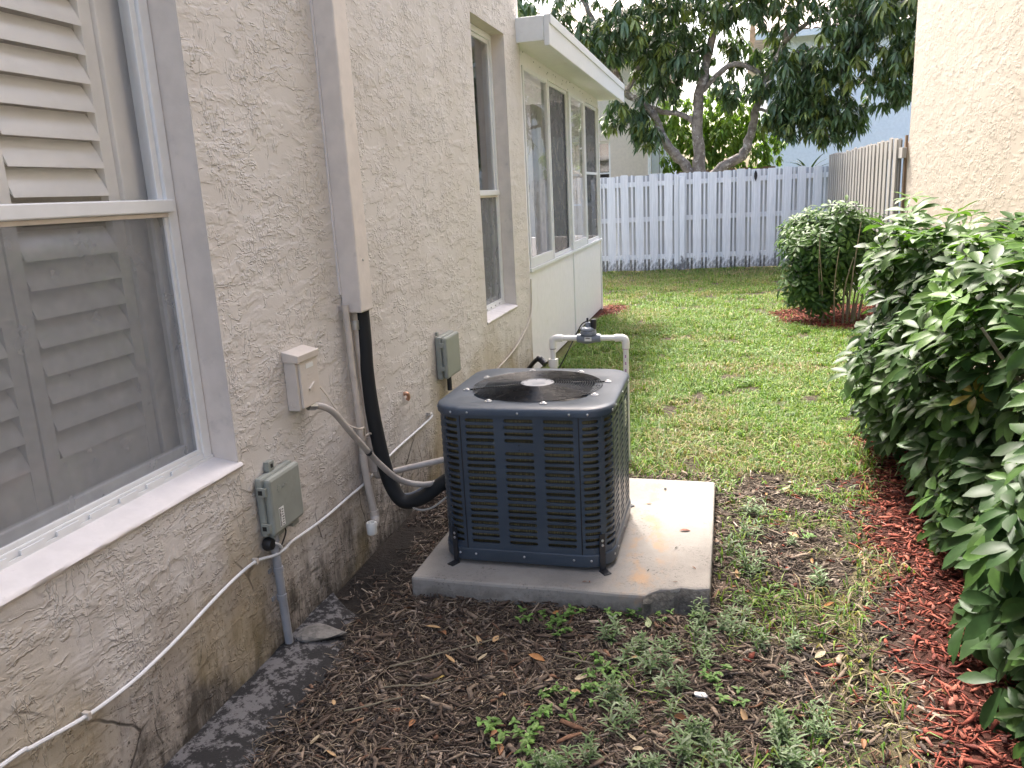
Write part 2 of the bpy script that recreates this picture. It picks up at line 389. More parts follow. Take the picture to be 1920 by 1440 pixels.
gx = axis([(-900, -60, 5), (-60, -4, 6), (-4, -.12, 50), (-.1, 3.45, 140), (3.6, 10, 6), (10, 60, 5), (60, 900, 5)])
gy = axis([(-900, -60, 5), (-60, -3, 6), (-3, 1, 12), (1, 6, 180), (6, 17, 150), (17, 30, 10), (30, 100, 5), (100, 900, 5)])
GX, GY = np.meshgrid(gx, gy, indexing='ij'); near = (((GX > -.3) | (GY > 11)) & (GX > -3)) & (GX < 4) & (GY > -3) & (GY < 18)
GZ = np.where(near, ground_h(GX, GY), 0)
lm = lawn_mask(GX, GY); rm = red_mask(GX, GY)
soil = np.array([.085, .066, .052]); thatch = np.array([.16, .16, .06]); redc = np.array([.075, .026, .019])
G = fbm(GX*9, GY*9, 3)[..., None]
gc = soil*(.55+.9*G); gc = gc*(1-lm[..., None])+thatch*(.6+.8*G)*lm[..., None]
gc = gc*(1-rm[..., None])+redc*rm[..., None]
dm = dry_mask(GX, GY)[..., None]*lm[..., None]*.55; gc = gc*(1-dm)+np.array([.24, .19, .105])*dm
far = ~near; gc[far] = [.09, .11, .05]
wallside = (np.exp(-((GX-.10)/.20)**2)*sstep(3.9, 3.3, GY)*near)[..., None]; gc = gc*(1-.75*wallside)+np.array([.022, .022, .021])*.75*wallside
nx, ny = GX.shape; idx = np.arange(nx*ny).reshape(nx, ny)
F = np.stack([idx[:-1, :-1], idx[1:, :-1], idx[1:, 1:], idx[:-1, 1:]], -1).reshape(-1, 4)
tg = NT('soil'); ca = tg.attr('col'); nz = tg.noise(45, 6, .7); tg.base(tg.mix(tg.ramp(nz, .35, .7, 0, .55), ca, (.018, .014, .011)), .95, 0, .15); tg.bump(nz, .8, .02)
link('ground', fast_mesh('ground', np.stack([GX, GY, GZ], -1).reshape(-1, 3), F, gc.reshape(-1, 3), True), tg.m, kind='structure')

# ------------------------------------------------------------------ wall sheet with openings (in the plane x = X)
def wall_x(X, y0, y1, z0, z1, openings, depth, th, face=1):
    """sheet facing +x (face=1) or -x with reveals of the given depth round each opening; th = wall thickness"""
    ys = sorted({y0, y1, *[v for o in openings for v in o[:2]]}); zs = sorted({z0, z1, *[v for o in openings for v in o[2:4]]})
    front = MB()
    def inside(y, z): return any(o[0] < y < o[1] and o[2] < z < o[3] for o in openings)
    for a, b in zip(ys, ys[1:]):
        for c, d in zip(zs, zs[1:]):
            if inside((a+b)/2, (c+d)/2): continue
            q = [(X, a, c), (X, b, c), (X, b, d), (X, a, d)]
            front.add(q if face > 0 else q[::-1], [(0, 1, 2, 3)])
            q = [(X-face*th, a, c), (X-face*th, b, c), (X-face*th, b, d), (X-face*th, a, d)]
            front.add(q[::-1] if face > 0 else q, [(0, 1, 2, 3)])
    for (ya, yb, za, zb) in [(y0, y1, z0, z1)]:
        i = X-face*th
        front.add([(X, ya, za), (X, ya, zb), (i, ya, zb), (i, ya, za)], [(0, 1, 2, 3)]).add([(X, yb, za), (X, yb, zb), (i, yb, zb), (i, yb, za)], [(0, 1, 2, 3)])
        front.add([(X, ya, zb), (X, yb, zb), (i, yb, zb), (i, ya, zb)], [(0, 1, 2, 3)])
    revs = []
    for (ya, yb, za, zb) in [o[:4] for o in openings]:
        rev = MB(); revs.append(rev)
        i = X-face*th
        rev.add([(X, ya, za), (X, ya, zb), (i, ya, zb), (i, ya, za)], [(0, 1, 2, 3)])
        rev.add([(X, yb, za), (i, yb, za), (i, yb, zb), (X, yb, zb)], [(0, 1, 2, 3)])
        rev.add([(X, ya, zb), (X, yb, zb), (i, yb, zb), (i, ya, zb)], [(0, 1, 2, 3)])
        rev.add([(X, ya, za), (i, ya, za), (i, yb, za), (X, yb, za)], [(0, 1, 2, 3)])
    return front, revs

# ------------------------------------------------------------------ the house on the left
H = thing('house', 'two storey pink beige stucco house with two windows behind the condenser', 'house', (0, 6.52, 0))
W1 = (1.02, 2.24, .755, 2.74); W2 = (5.235, 6.05, .745, 2.74)
fr, rv = wall_x(0, -2.6, 6.52, -.15, 5.7, [W1, W2], .12, .22)
fr.build('wall', 'stucco_l', H); [r_.build('window_reveal', 'trim', H) for r_ in rv]
MB().box((-8, 6.30, -.15), (-.22, 6.52, 5.7)).box((-8, -2.6, -.15), (-7.8, 6.30, 5.7)).box((-7.8, -2.6, -.15), (-.22, -2.4, 5.7)).build('rear_wall', 'stucco_l', H)
MB().box((-7.8, -2.4, 2.78), (-.22, 6.3, 2.95)).box((-7.8, -2.4, -.1), (-.22, 6.3, .0)).box((-3.4, -2.4, 0), (-3.3, 6.3, 2.78)).build('interior_partition', 'room', H)
rf = MB(); e = .45; x0, x1, y0, y1, z0 = -8-e, e, -2.6-e, 6.52+e, 5.7
rf.add([(x0, y0, z0), (x1, y0, z0), (x1, y1, z0), (x0, y1, z0), (x0, y0, z0+.18), (x1, y0, z0+.18), (x1, y1, z0+.18), (x0, y1, z0+.18), (-4, 0, z0+2.2), (-4, 2, z0+2.2)],
       [(0, 3, 2, 1), (0, 1, 5, 4), (1, 2, 6, 5), (2, 3, 7, 6), (3, 0, 4, 7), (4, 5, 8), (5, 6, 9, 8), (6, 7, 9), (7, 4, 8, 9)])
rf.build('roof', 'tile', H)

def hung_window(parent, o, wide):
    ya, yb, za, zb = o; xf = -.095; rail = 1.61
    ya2, yb2, za2, zb2 = ya+.003, yb-.003, za+.026, zb-.003
    m = MB(); t = .042
    m.box((xf-.07, ya2, za2), (xf, ya2+t, zb2)).box((xf-.07, yb2-t, za2), (xf, yb2, zb2)).box((xf-.07, ya2+t, zb2-t), (xf, yb2-t, zb2)).box((xf-.07, ya2+t, za2), (xf-.002, yb2-t, za2+.030))
    w = m.build('window', 'white', parent, bevel=.003)
    m = MB(); s = .026; yi, yo = ya2+t, yb2-t
    m.box((xf-.034, yi, rail), (xf-.012, yi+s, zb2-t)).box((xf-.034, yo-s, rail), (xf-.012, yo, zb2-t)).box((xf-.034, yi+s, zb2-t-s), (xf-.012, yo-s, zb2-t))
    m.build('upper_sash', 'white', w, bevel=.002)
    MB().box((xf-.036, yi, rail-.012), (xf+.012, yo+.018, rail+.028)).build('meeting_rail', 'white', w, bevel=.004)
    MB().box((xf-.030, yi, rail-.026), (xf-.002, yo, rail-.0125)).build('screen_rail', 'trim', w, bevel=.002)
    MB().box((xf-.022, yi+s, rail+.028), (xf-.018, yo-s, zb2-t-s)).build('pane', 'glass', w)
    m = MB(); s2 = .016; zb_ = za2+.030
    m.box((xf-.020, yi, zb_), (xf-.006, yi+s2, rail-.026)).box((xf-.020, yo-s2, zb_), (xf-.006, yo, rail-.026)).box((xf-.020, yi+s2, zb_), (xf-.006, yo-s2, zb_+.014))
    m.build('screen_frame', 'white', w, bevel=.002)
    MB().add([(xf-.013, yi+s2, zb_+.014), (xf-.013, yo-s2, zb_+.014), (xf-.013, yo-s2, rail-.026), (xf-.013, yi+s2, rail-.026)], [(0, 1, 2, 3)]).build('screen', 'screen', w)
    m = MB(); m.box((xf-.064, yi, zb_), (xf-.036, yi+.03, rail)).box((xf-.064, yo-.03, zb_), (xf-.036, yo, rail)).box((xf-.064, yi+.03, zb_), (xf-.036, yo-.03, zb_+.035))
    m.build('lower_sash', 'white', w, bevel=.002)
    MB().box((xf-.052, yi+.03, zb_+.035), (xf-.048, yo-.03, rail-.03)).build('pane', 'glass', w)
    m = MB(); k = 0
    yy = ya2+.08
    while yy < yb2-.12:
        m.box((xf, yy, za2+.010), (xf+.006, yy+.075, za2+.022)); yy += .115
    m.box((xf, ya2, za2-.004), (xf+.004, yb2, za2+.009)).build('track', 'white', w)
    # sloping stucco sill
    sm = MB(); sx = .009; n = 40
    prof = [(-.20, za+.0255), (xf+.0, za+.0255), (sx-.009, za+.006), (sx-.001, za+.001), (sx, za-.006), (.0015, za-.016), (.0015, za-.002), (-.20, za-.002)]
    ys = np.linspace(ya-.01, yb+.012, n)
    vs = []; 
    for i, y in enumerate(ys):
        for j, (px, pz) in enumerate(prof):
            jit = .004*(random.random()-.5) if 2 <= j <= 4 else 0
            vs.append((px+jit, y if px > -.001 else min(max(y, ya+.002), yb-.002), pz+jit))
    k = len(prof); fs = [(i*k+j, i*k+(j+1) % k, (i+1)*k+(j+1) % k, (i+1)*k+j) for i in range(n-1) for j in range(k)]
    fs += [tuple(range(k)), tuple((n-1)*k+j for j in range(k))[::-1]]
    sm.add(vs, fs).build('sill', 'sill', w, smooth=True)
    return w
hung_window(H, W1, True); hung_window(H, W2, False)

# plantation shutters standing inside the near window
def shutter(ya, yb, label):
    S = thing('window_shutter', label, 'shutter', (-.2, (ya+yb)/2, .80), 'plantation shutters in the near window')
    xs = -.20; st = .048; z0, z1 = .80, 2.70
    m = MB(); m.box((xs-.028, ya, z0), (xs, ya+st, z1)).box((xs-.028, yb-st, z0), (xs, yb, z1)); m.build('stile', 'shutter', S, bevel=.002)
    for a, b in ((z0, .944), (1.585, 1.628), (2.62, z1)): MB().box((xs-.026, ya+st, a), (xs-.002, yb-st, b)).build('cross_rail', 'shutter', S, bevel=.002)
    def louver(zc):
        w, t = .089, .009; ang = math.radians(62); d = Vector((math.cos(ang), 0, -math.sin(ang))); nrm = Vector((math.sin(ang), 0, math.cos(ang))); c = Vector((xs-.014, 0, zc))
        prof = [(-.5, 0), (-.38, .32), (0, .5), (.38, .32), (.5, 0), (.38, -.32), (0, -.5), (-.38, -.32)]
        vs = [];
        for y in (ya+st+.003, yb-st-.003):
            for (u, v) in prof: p = c+d*(u*w)+nrm*(v*t); vs.append((p.x, y, p.z))
        n = 8; MB().add(vs, [(j, (j+1) % n, n+(j+1) % n, n+j) for j in range(n)]+[tuple(range(n))[::-1], tuple(range(n, 2*n))]).build('louver', 'shutter', S, smooth=True)
    for k in range(8): louver(.985+k*.0777)
    for k in range(12): louver(1.695+k*.0785)
    return S
shutter(1.675, 2.118, 'louvered off white shutter behind the glass, beside the window jamb nearer the condenser')
shutter(1.225, 1.668, 'louvered off white shutter behind the glass, cut by the photo edge')
MB().box((-.245, 2.120, .785), (-.185, 2.236, 2.73)).build('shutter_frame', 'shutter', None, bevel=.004, label='off white upright frame board inside the near window beside the shutter', category='window frame')

# ------------------------------------------------------------------ sunroom
S = thing('sunroom', 'off white aluminium sunroom with dark screens attached to the stucco house', 'sunroom', (-.06, 6.6, 0))
X = -.06; ys0, ys1 = 6.525, 10.93
posts = [6.60, 8.86, 10.93]
m = MB(); m.box((X-.06, 6.525, 0), (X+.004, 6.78, 2.70)); m.box((X-.06, 6.78, 2.63), (X+.002, 10.93, 2.80)); m.build('wall_panel', 'cream', S)
MB().box((X-.058, 6.78, .02), (X, 8.843, .93)).build('wall_panel', 'cream', S, bevel=.003)
MB().box((X-.058, 8.877, .02), (X, 10.86, .93)).build('wall_panel', 'cream', S, bevel=.003)
for y, w in ((8.843, .034), (10.86, .07)): MB().box((X-.06, y, 0), (X+.012, y+w, .93)).build('post', 'white', S, bevel=.003)
MB().box((X-.06, 6.782, .9305), (X+.022, 10.93, .962)).build('sill', 'white', S, bevel=.004)
bays = [(6.80, 7.76, 'g'), (7.80, 8.80, 's'), (8.90, 9.78, 'g'), (9.82, 10.86, 's')]
for i, (a, b, k) in enumerate(bays):
    m = MB(); t = .035; z0, z1 = .964, 2.628; xo = X+(.012 if k == 'g' else -.008)
    m.box((xo-.03, a, z0), (xo, a+t, z1)).box((xo-.03, b-t, z0), (xo, b, z1)).box((xo-.03, a+t, z1-t), (xo, b-t, z1)).box((xo-.03, a+t, z0), (xo, b-t, z0+(.085 if k == 'g' else t)))
    if i == 3: m.box((xo-.028, a+t, 1.79), (xo-.002, b-t, 1.82))
    w = m.build('window', 'white', S, bevel=.003)
    q = [(xo-.016, a+t, z0+t), (xo-.016, b-t, z0+t), (xo-.016, b-t, z1-t), (xo-.016, a+t, z1-t)]
    if k == 'g': q[0] = (q[0][0], q[0][1], z0+.085); q[1] = (q[1][0], q[1][1], z0+.085)
    MB().add(q, [(0, 1, 2, 3)]).build('pane' if k == 'g' else 'screen', 'glass' if k == 'g' else 'screen_dark', w)
for y in (7.763, 8.803, 9.783, 10.862): MB().box((X-.055, y, .964), (X+.018, y+(.034 if y < 8.8 or y > 9 else .09), 2.628)).build('mullion', 'white', S, bevel=.003)
# other sides, floor and the flat pan roof with its fascia
MB().box((-4.2, 10.90, 0), (-.121, 10.96, 1.0)).box((-4.2, 10.90, 2.3), (-.121, 10.96, 2.75)).box((-4.2, 6.525, 0), (-4.1, 10.9, 2.75)).box((-4.1, 6.53, -.05), (-.13, 10.9, .02)).build('wall_panel', 'cream', S)
for a in (-2.8, -1.4): MB().box((a, 10.905, 1.0), (a+.06, 10.955, 2.3)).build('post', 'white', S)
MB().box((-4.2, 6.46, 2.745), (.215, 11.14, 2.79)).box((-4.2, 6.47, 2.79), (.20, 11.12, 2.90)).build('roof', 'cream', S)
MB().box((.217, 6.44, 2.70), (.262, 11.16, 2.925)).build('fascia', 'white', S, bevel=.006)
MB().box((.262, 6.45, 2.855), (.272, 11.15, 2.925)).build('drip_edge', 'white', S, bevel=.003)
MB().box((-.02, 6.425, 2.735), (.2165, 6.458, 2.915)).build('end_cap', 'white', S, bevel=.004)
for i in range(26):
    y = 6.85+random.random()*3.8; z = 2.65+.11*random.random()
    MB().lathe((X+.002, y, z), [(.006, -.002), (.006, .001), (.003, .003)], (1, 0, 0), 6).build('rivet', 'bracket', S)
cm = MB(); xs_ = np.linspace(0, 1, 30)
for i, ya in enumerate((6.95, 9.0)):
    vs = []; n = 26
    for j in range(n): vs += [(-.5+.03*math.sin(j*1.9), ya+j*.022, .3), (-.5+.03*math.sin(j*1.9+.2), ya+j*.022, 2.55)]
    cm = MB().add(vs, [(2*j, 2*j+2, 2*j+3, 2*j+1) for j in range(n-1)])
    cm.build('curtain', 'curtain', None, True, label=['pale curtain hanging inside the sunroom pane beside the stucco wall', 'pale curtain hanging inside the sunroom pane between the two dark screens'][i], category='curtain')

# ------------------------------------------------------------------ neighbour's house on the right
Rr = thing('neighbour_house', 'cream stucco house wall rising behind the glossy hedge', 'house', (3.45, 9.6, 0))
fr, _ = wall_x(3.45, -2.6, 9.62, -.15, 5.6, [], .1, .25, -1); fr.build('wall', 'stucco_r', Rr)
MB().box((3.70, 9.37, -.15), (9.5, 9.62, 5.6)).box((3.7, -2.6, -.15), (9.5, -2.4, 5.6)).box((9.5, -2.6, -.15), (9.7, 9.62, 5.6)).build('rear_wall', 'stucco_r', Rr)
x0, x1, y0, y1, z0 = 3.45-.4, 10.1, -3.0, 10.0, 5.6
MB().add([(x0, y0, z0), (x1, y0, z0), (x1, y1, z0), (x0, y1, z0), (x0, y0, z0+.18), (x1, y0, z0+.18), (x1, y1, z0+.18), (x0, y1, z0+.18), (6.6, -1, z0+1.9), (6.6, 6, z0+1.9)],
       [(0, 3, 2, 1), (0, 1, 5, 4), (1, 2, 6, 5), (2, 3, 7, 6), (3, 0, 4, 7), (4, 5, 8), (5, 6, 9, 8), (6, 7, 9), (7, 4, 8, 9)]).build('roof', 'tile', Rr)

# ------------------------------------------------------------------ fences
def fence(root, A, B, face, mat, bmat, h, first=0, gap=.112, bw=.158, slat=True, extra=None, seed=1):
    """shadowbox fence from A to B; face = unit normal (towards the yard)"""
    rnd = random.Random(seed); A = Vector((*A, 0)); B = Vector((*B, 0)); d = (B-A).normalized(); L = (B-A).length; n = Vector((*face, 0))
    ang = math.atan2(d.y, d.x); Rz = Matrix.Rotation(ang, 3, 'Z')
    side = 1 if Rz.col[1].dot(n) > 0 else -1
    def brd(name, s, off, w, t, z0, z1, tilt=0):
        c = A+d*s+n*off; mb = MB().obox((0, 0, (z0+z1)/2), (w, t, z1-z0)); 
        if name != 'rail':
            # clipped top corners
            mb = MB().add([(-w/2, -t/2, z0), (w/2, -t/2, z0), (w/2, -t/2, z1-.018), (w/2-.018, -t/2, z1), (-w/2+.018, -t/2, z1), (-w/2, -t/2, z1-.018),
                           (-w/2, t/2, z0), (w/2, t/2, z0), (w/2, t/2, z1-.018), (w/2-.018, t/2, z1), (-w/2+.018, t/2, z1), (-w/2, t/2, z1-.018)],
                          [(0, 1, 2, 3, 4, 5), (11, 10, 9, 8, 7, 6)]+[(j, 6+j, 6+(j+1) % 6, (j+1) % 6) for j in range(6)]) if w > .06 else mb
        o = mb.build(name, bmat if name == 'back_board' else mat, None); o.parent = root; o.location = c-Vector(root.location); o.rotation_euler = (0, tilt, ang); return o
    s = first; k = 0
    while s < L:
        hh = h+rnd.uniform(-.015, .018); tl = rnd.uniform(-.006, .006)
        w = bw*rnd.uniform(.93, 1.05)
        brd('board', s, .034, w, .017, .015+rnd.uniform(0, .03), hh, tl)
        m_ = s+(bw+gap)/2
        if m_ < L:
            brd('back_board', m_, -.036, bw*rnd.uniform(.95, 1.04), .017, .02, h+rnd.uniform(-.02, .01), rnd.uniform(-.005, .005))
            if slat: brd('slat', m_+rnd.uniform(-.006, .006), .030, .034, .012, .02, hh+rnd.uniform(-.01, .012))
        s += bw+gap; k += 1
    for z in (.28, 1.0, h-.17): brd('rail', L/2, 0, L, .045, z-.045, z+.045)
    s = 0
    while s < L+.2:
        brd('post', min(s, L), -.0905, .09, .09, 0, h-.05); s += 2.4
FW = thing('white_fence', 'white painted board fence across the end of the lawn, mouldy at its foot', 'fence', (-.9, 15.72, 0))
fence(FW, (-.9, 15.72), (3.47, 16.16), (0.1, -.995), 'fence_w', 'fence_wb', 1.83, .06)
# doubled boards at the joint
for x, w in ((.62, .085), (.715, .10)): MB().box((x, 15.72+(x+.9)*.1007-.068, .01), (x+w, 15.72+(x+.9)*.1007-.047, 1.80 if x < .7 else 1.77)).build('joint_board', 'fence_w', FW, bevel=.004)
FG = thing('grey_fence', 'weathered grey board fence joining the cream stucco wall to the white fence', 'fence', (3.40, 9.74, 0))
fence(FG, (3.40, 9.80), (3.40, 16.05), (-1, 0), 'fence_g', 'fence_gb', 1.99, .06, slat=False, seed=4)
for z in (1.82, .93): MB().box((3.378, 9.56, z-.055), (3.422, 9.76, z+.055)).build('rail_end', 'fence_g', FG, bevel=.004)
MB().box((3.424, 9.64, 0), (3.445, 9.70, 2.0)).build('post', 'fence_b', FG)
FB = thing('brown_fence', 'low brown timber fence showing above the white fence behind the tree', 'fence', (.2, 19.6, 0))
for i in range(20): 
    x = -.25+i*.145
    MB().box((x, 19.6, 0), (x+.135, 19.62, 1.90+random.uniform(-.03, .03))).build('board', 'fence_b', FB)
MB().box((-.25, 19.621, 1.5), (2.65, 19.66, 1.6)).build('rail', 'fence_b', FB)

# ------------------------------------------------------------------ houses beyond the fence
def roof_tiles(x0, x1, y0, z0, y1, z1, per=.24):
    n = int((x1-x0)/per*8); rows = int(math.hypot(y1-y0, z1-z0)/.35); V = []; ii = []
    for r in range(rows*2):
        t = (r//2)/rows+(0 if r % 2 == 0 else 1/rows); off = .05 if r % 2 else 0.0
        xs = np.linspace(x0, x1, n); zz = .055*np.abs(np.sin((xs-x0)/per*PI))+off*.6-.02
        V.append(np.stack([xs, np.full(n, y0+(y1-y0)*t), z0+(z1-z0)*t-off*0+zz-(.03 if r % 2 else 0)], -1))
    V = np.concatenate(V); idx = np.arange(len(V)).reshape(rows*2, n)
    F = np.stack([idx[:-1, :-1], idx[:-1, 1:], idx[1:, 1:], idx[1:, :-1]], -1).reshape(-1, 4)
    return V, F
def far_house(name, label, x0, x1, y0, y1, h, mat, windows, loc):
    T = thing(name, label, 'house', loc)
    m = MB(); xs = sorted({x0, x1, *[v for w in windows for v in w[:2]]}); zs = sorted({0, h, *[v for w in windows for v in w[2:]]})
    for a, b in zip(xs, xs[1:]):
        for c, d in zip(zs, zs[1:]):
            if any(w[0] < (a+b)/2 < w[1] and w[2] < (c+d)/2 < w[3] for w in windows): continue
            m.add([(a, y0, c), (b, y0, c), (b, y0, d), (a, y0, d)], [(0, 1, 2, 3)])
    m.add([(x0, y0, 0), (x0, y0, h), (x0, y1, h), (x0, y1, 0)], [(0, 1, 2, 3)]).add([(x1, y0, 0), (x1, y1, 0), (x1, y1, h), (x1, y0, h)], [(0, 1, 2, 3)]).add([(x0, y1, 0), (x0, y1, h), (x1, y1, h), (x1, y1, 0)], [(0, 1, 2, 3)])
    for (a, b, c, d) in windows:
        q = y0+.12
        m.add([(a, y0, c), (a, y0, d), (a, q, d), (a, q, c)], [(0, 1, 2, 3)]).add([(b, y0, c), (b, q, c), (b, q, d), (b, y0, d)], [(0, 1, 2, 3)]).add([(a, y0, d), (b, y0, d), (b, q, d), (a, q, d)], [(0, 1, 2, 3)]).add([(a, y0, c), (a, q, c), (b, q, c), (b, y0, c)], [(0, 1, 2, 3)])
    m.build('wall', mat, T)
    for (a, b, c, d) in windows:
        f = MB(); t = .05; y = y0+.08
        f.box((a, y, c), (a+t, y+.04, d)).box((b-t, y, c), (b, y+.04, d)).box((a+t, y, d-t), (b-t, y+.04, d)).box((a+t, y, c), (b-t, y+.04, c+t)).box((a+t, y+.005, (c+d)/2-.02), (b-t, y+.035, (c+d)/2+.02))
        w = f.build('window', 'white', T); MB().box((a+t, y+.015, c+t), (b-t, y+.02, d-t)).build('pane', 'glass', w)
        vs = []; n = 22
        for j in range(n): vs += [(a+t+(b-a-2*t)*j/(n-1)*.6, y+.25+.03*math.sin(j*2.1), c), (a+t+(b-a-2*t)*j/(n-1)*.6, y+.25+.03*math.sin(j*2.1), d)]
        MB().add(vs, [(2*j, 2*j+2, 2*j+3, 2*j+1) for j in range(n-1)]).build('curtain', 'curtain', w); MB().box((a-.6, y+.8, c-.5), (b+.6, y+.85, d+.5)).build('room_back', 'dark', w)
    e = .45
    V, Fq = roof_tiles(x0-e, x1+e, y0-e, h-.05, (y0+y1)/2, h+2.0); r = link('roof', fast_mesh('roof', V, Fq), 'tile', T, smooth=False)
    MB().add([(x0-e, y1+e, h-.05), (x1+e, y1+e, h-.05), (x1+e, (y0+y1)/2, h+2.0), (x0-e, (y0+y1)/2, h+2.0)], [(0, 1, 2, 3)]).add([(x0-e, y0-e, h-.1), (x1+e, y0-e, h-.1), (x1+e, y1+e, h-.1), (x0-e, y1+e, h-.1)], [(0, 3, 2, 1)]).build('roof', 'tile', T)
    MB().box((x0-e, y0-e-.03, h-.22), (x1+e, y0-e, h-.06)).build('fascia', 'white', T)
    return T
NB = far_house('beige_house', 'beige stucco house with a curtained window behind the white fence', -9, -.38, 22, 30, 5.1, 'n_beige', [(-2.6, -1.42, 1.2, 2.84), (-6, -4.6, 1.2, 2.84)], (-4, 22, 0))
MB().box((-.377, 22.5, 0), (.10, 26, 2.95)).build('utility_wall', 'n_white', NB, bevel=.01)
MB().box((-.43, 21.93, 0), (-.36, 21.998, 5.0)).build('downspout', 'white', NB, bevel=.01)
for x in (-.17, -.05): MB().tube([(x, 22.47, .5), (x, 22.47, 2.5), (x, 22.49, 2.56)], .012, 6).build('wall_conduit', 'pvc_g', NB)
NW = far_house('white_house', 'pale blue white house with a tiled roof seen through the mango tree', 2.75, 13, 25, 34, 5.6, 'n_white', [(8.2, 9.4, 1.0, 2.3)], (8, 25, 0))
MB().box((2.66, 24.93, 0), (2.96, 24.997, 5.5)).build('downspout', 'white', NW, bevel=.015)

# ------------------------------------------------------------------ concrete pad
poly = [(.34, 2.81), (.62, 2.803), (.95, 2.81), (1.20, 2.803), (1.305, 2.806), (1.325, 2.835), (1.36, 2.868), (1.40, 2.872), (1.435, 2.892), (1.49, 2.888), (1.545, 2.905), (1.548, 3.4), (1.547, 4.085), (1.0, 4.095), (.34, 4.09)]
PAD = MB().prism(poly, -.06, .08).build('concrete_pad', 'pad', None, bevel=.012, label='square concrete pad with one broken corner under the air conditioner', category='concrete pad')
bp = MB(); n = 16; vs = []
for i in range(n):
    t = i/(n-1); x = 1.30+.24*t; yb = 2.803+.085*min(1, t*2.2)+random.uniform(-.006, .006)
    for j, (dy, z) in enumerate([(.004, .074), (-.016, .058), (-.03, .03), (-.05, -.02)]): vs.append((x+random.uniform(-.006, .006), yb+dy+random.uniform(-.009, .004)*(j > 0), z+random.uniform(-.008, .004)*(j > 0)))
bp.add(vs, [(i*4+j, (i+1)*4+j, (i+1)*4+j+1, i*4+j+1) for i in range(n-1) for j in range(3)]).build('broken_edge', 'break_', PAD, smooth=True)

# ------------------------------------------------------------------ air conditioner condenser
AC = thing('air_conditioner', 'dark blue grey condenser unit with slotted sides and round fan grille', 'air conditioner', (.792, 3.33, .08))
cx, cy, ha, rc = .792, 3.33, .365, .12; fl = ha-rc
arc = rc*PI/2; side = 2*fl; PER = 4*(side+arc)
def perim(s, off=0):
    s = s % PER; k = int(s//(side+arc)); u = s-k*(side+arc)
    if u <= side: p = Vector((u-fl, -ha-off)); nv = Vector((0, -1))
    else:
        a = (u-side)/rc; p = Vector((fl, -fl))+Vector((math.sin(a), -math.cos(a)))*(rc+off); nv = Vector((math.sin(a), -math.cos(a)))
    R2 = Matrix.Rotation(k*PI/2, 2); return R2@p, R2@nv
def pt(s, z, off=0): p, _ = perim(s, off); return (cx+p.x, cy+p.y, z)
ZT, ZB = .742, .122; ROW0, PITCH, NR, SH = .716, .0278, 20, .0158
def skin(s0, s1, cols, skip=()):
    m = MB(); d = .007
    curved = not (abs((s0 % (side+arc))) < 1e-6)
    def quad(a, b, c, e, o=0): m.add([pt(a, c, o), pt(b, c, o), pt(b, e, o), pt(a, e, o)], [(0, 1, 2, 3)])
    def strip(a, b, c, e):
        k = 4 if curved else 1
        for i in range(k): quad(a+(b-a)*i/k, a+(b-a)*(i+1)/k, c, e)
    zt = ROW0+PITCH/2; zb = ROW0-PITCH*(NR-.5)
    strip(s0, s1, zt, ZT); strip(s0, s1, ZB, zb)
    edges = [s0]; 
    for (c, L) in cols: edges += [c-L/2-.012, c+L/2+.012]
    edges.append(s1)
    for i in range(0, len(edges), 2):
        if edges[i+1]-edges[i] > 1e-4: strip(edges[i], edges[i+1], zb, zt)
    for ci, (c, L) in enumerate(cols):
        for r in range(NR):
            zc = ROW0-r*PITCH; a, b = c-L/2-.012, c+L/2+.012; lo, hi = zc-PITCH/2, zc+PITCH/2
            if (ci, r) in skip: strip(a, b, lo, hi); continue
            R_ = SH/2; sl, sr = c-L/2+R_, c+L/2-R_; k = 4 if curved else 2
            inn = []; out = []
            for i in range(k+1): s = sl+(sr-sl)*i/k; inn.append((s, zc+R_)); out.append((s, hi))
            for an, o in ((45, (b, hi)), (0, (b, zc)), (-45, (b, lo))): inn.append((sr+R_*math.cos(math.radians(an)), zc+R_*math.sin(math.radians(an)))); out.append(o)
            for i in range(k+1): s = sr+(sl-sr)*i/k; inn.append((s, zc-R_)); out.append((s, lo))
            for an, o in ((225, (a, lo)), (180, (a, zc)), (135, (a, hi))): inn.append((sl+R_*math.cos(math.radians(an)), zc+R_*math.sin(math.radians(an)))); out.append(o)
            n = len(inn); vs = [pt(*q) for q in out]+[pt(*q) for q in inn]+[pt(q[0], q[1], -d) for q in inn]
            m.add(vs, [(j, (j+1) % n, n+(j+1) % n, n+j) for j in range(n)]+[(n+j, n+(j+1) % n, 2*n+(j+1) % n, 2*n+j) for j in range(n)])
    return m
for k in range(4):
    o = k*(side+arc); cc = o+side/2
    skin(o+.0015, o+side-.0015, [(cc-.163, .122), (cc, .122), (cc+.163, .122)], {(1, 4)} if k == 0 else ()).build('side_panel', 'steel_blue', AC)
    q = o+side
    skin(q+.0005, q+arc-.0005, [(q+.047, .069), (q+arc-.047, .069)]).build('corner_panel', 'steel_blue', AC)
    for q_ in (o, o+side):     # dark joint where the panels meet
        p, nv = perim(q_, .0006); Mx = Matrix((Vector((-nv.y, nv.x, 0)), Vector((nv.x, nv.y, 0)), Vector((0, 0, 1)))).transposed()
        MB().obox((cx+p.x, cy+p.y, (.738+.153)/2), (.0042, .0012, .738-.153), Mx).build('seam', 'blackp', AC)
def ringpath(off, z, n=10):
    out = []
    for k in range(4):
        o = k*(side+arc); out.append(pt(o, z, off)); 
        for i in range(n+1): out.append(pt(o+side+arc*i/n, z, off))
    return out
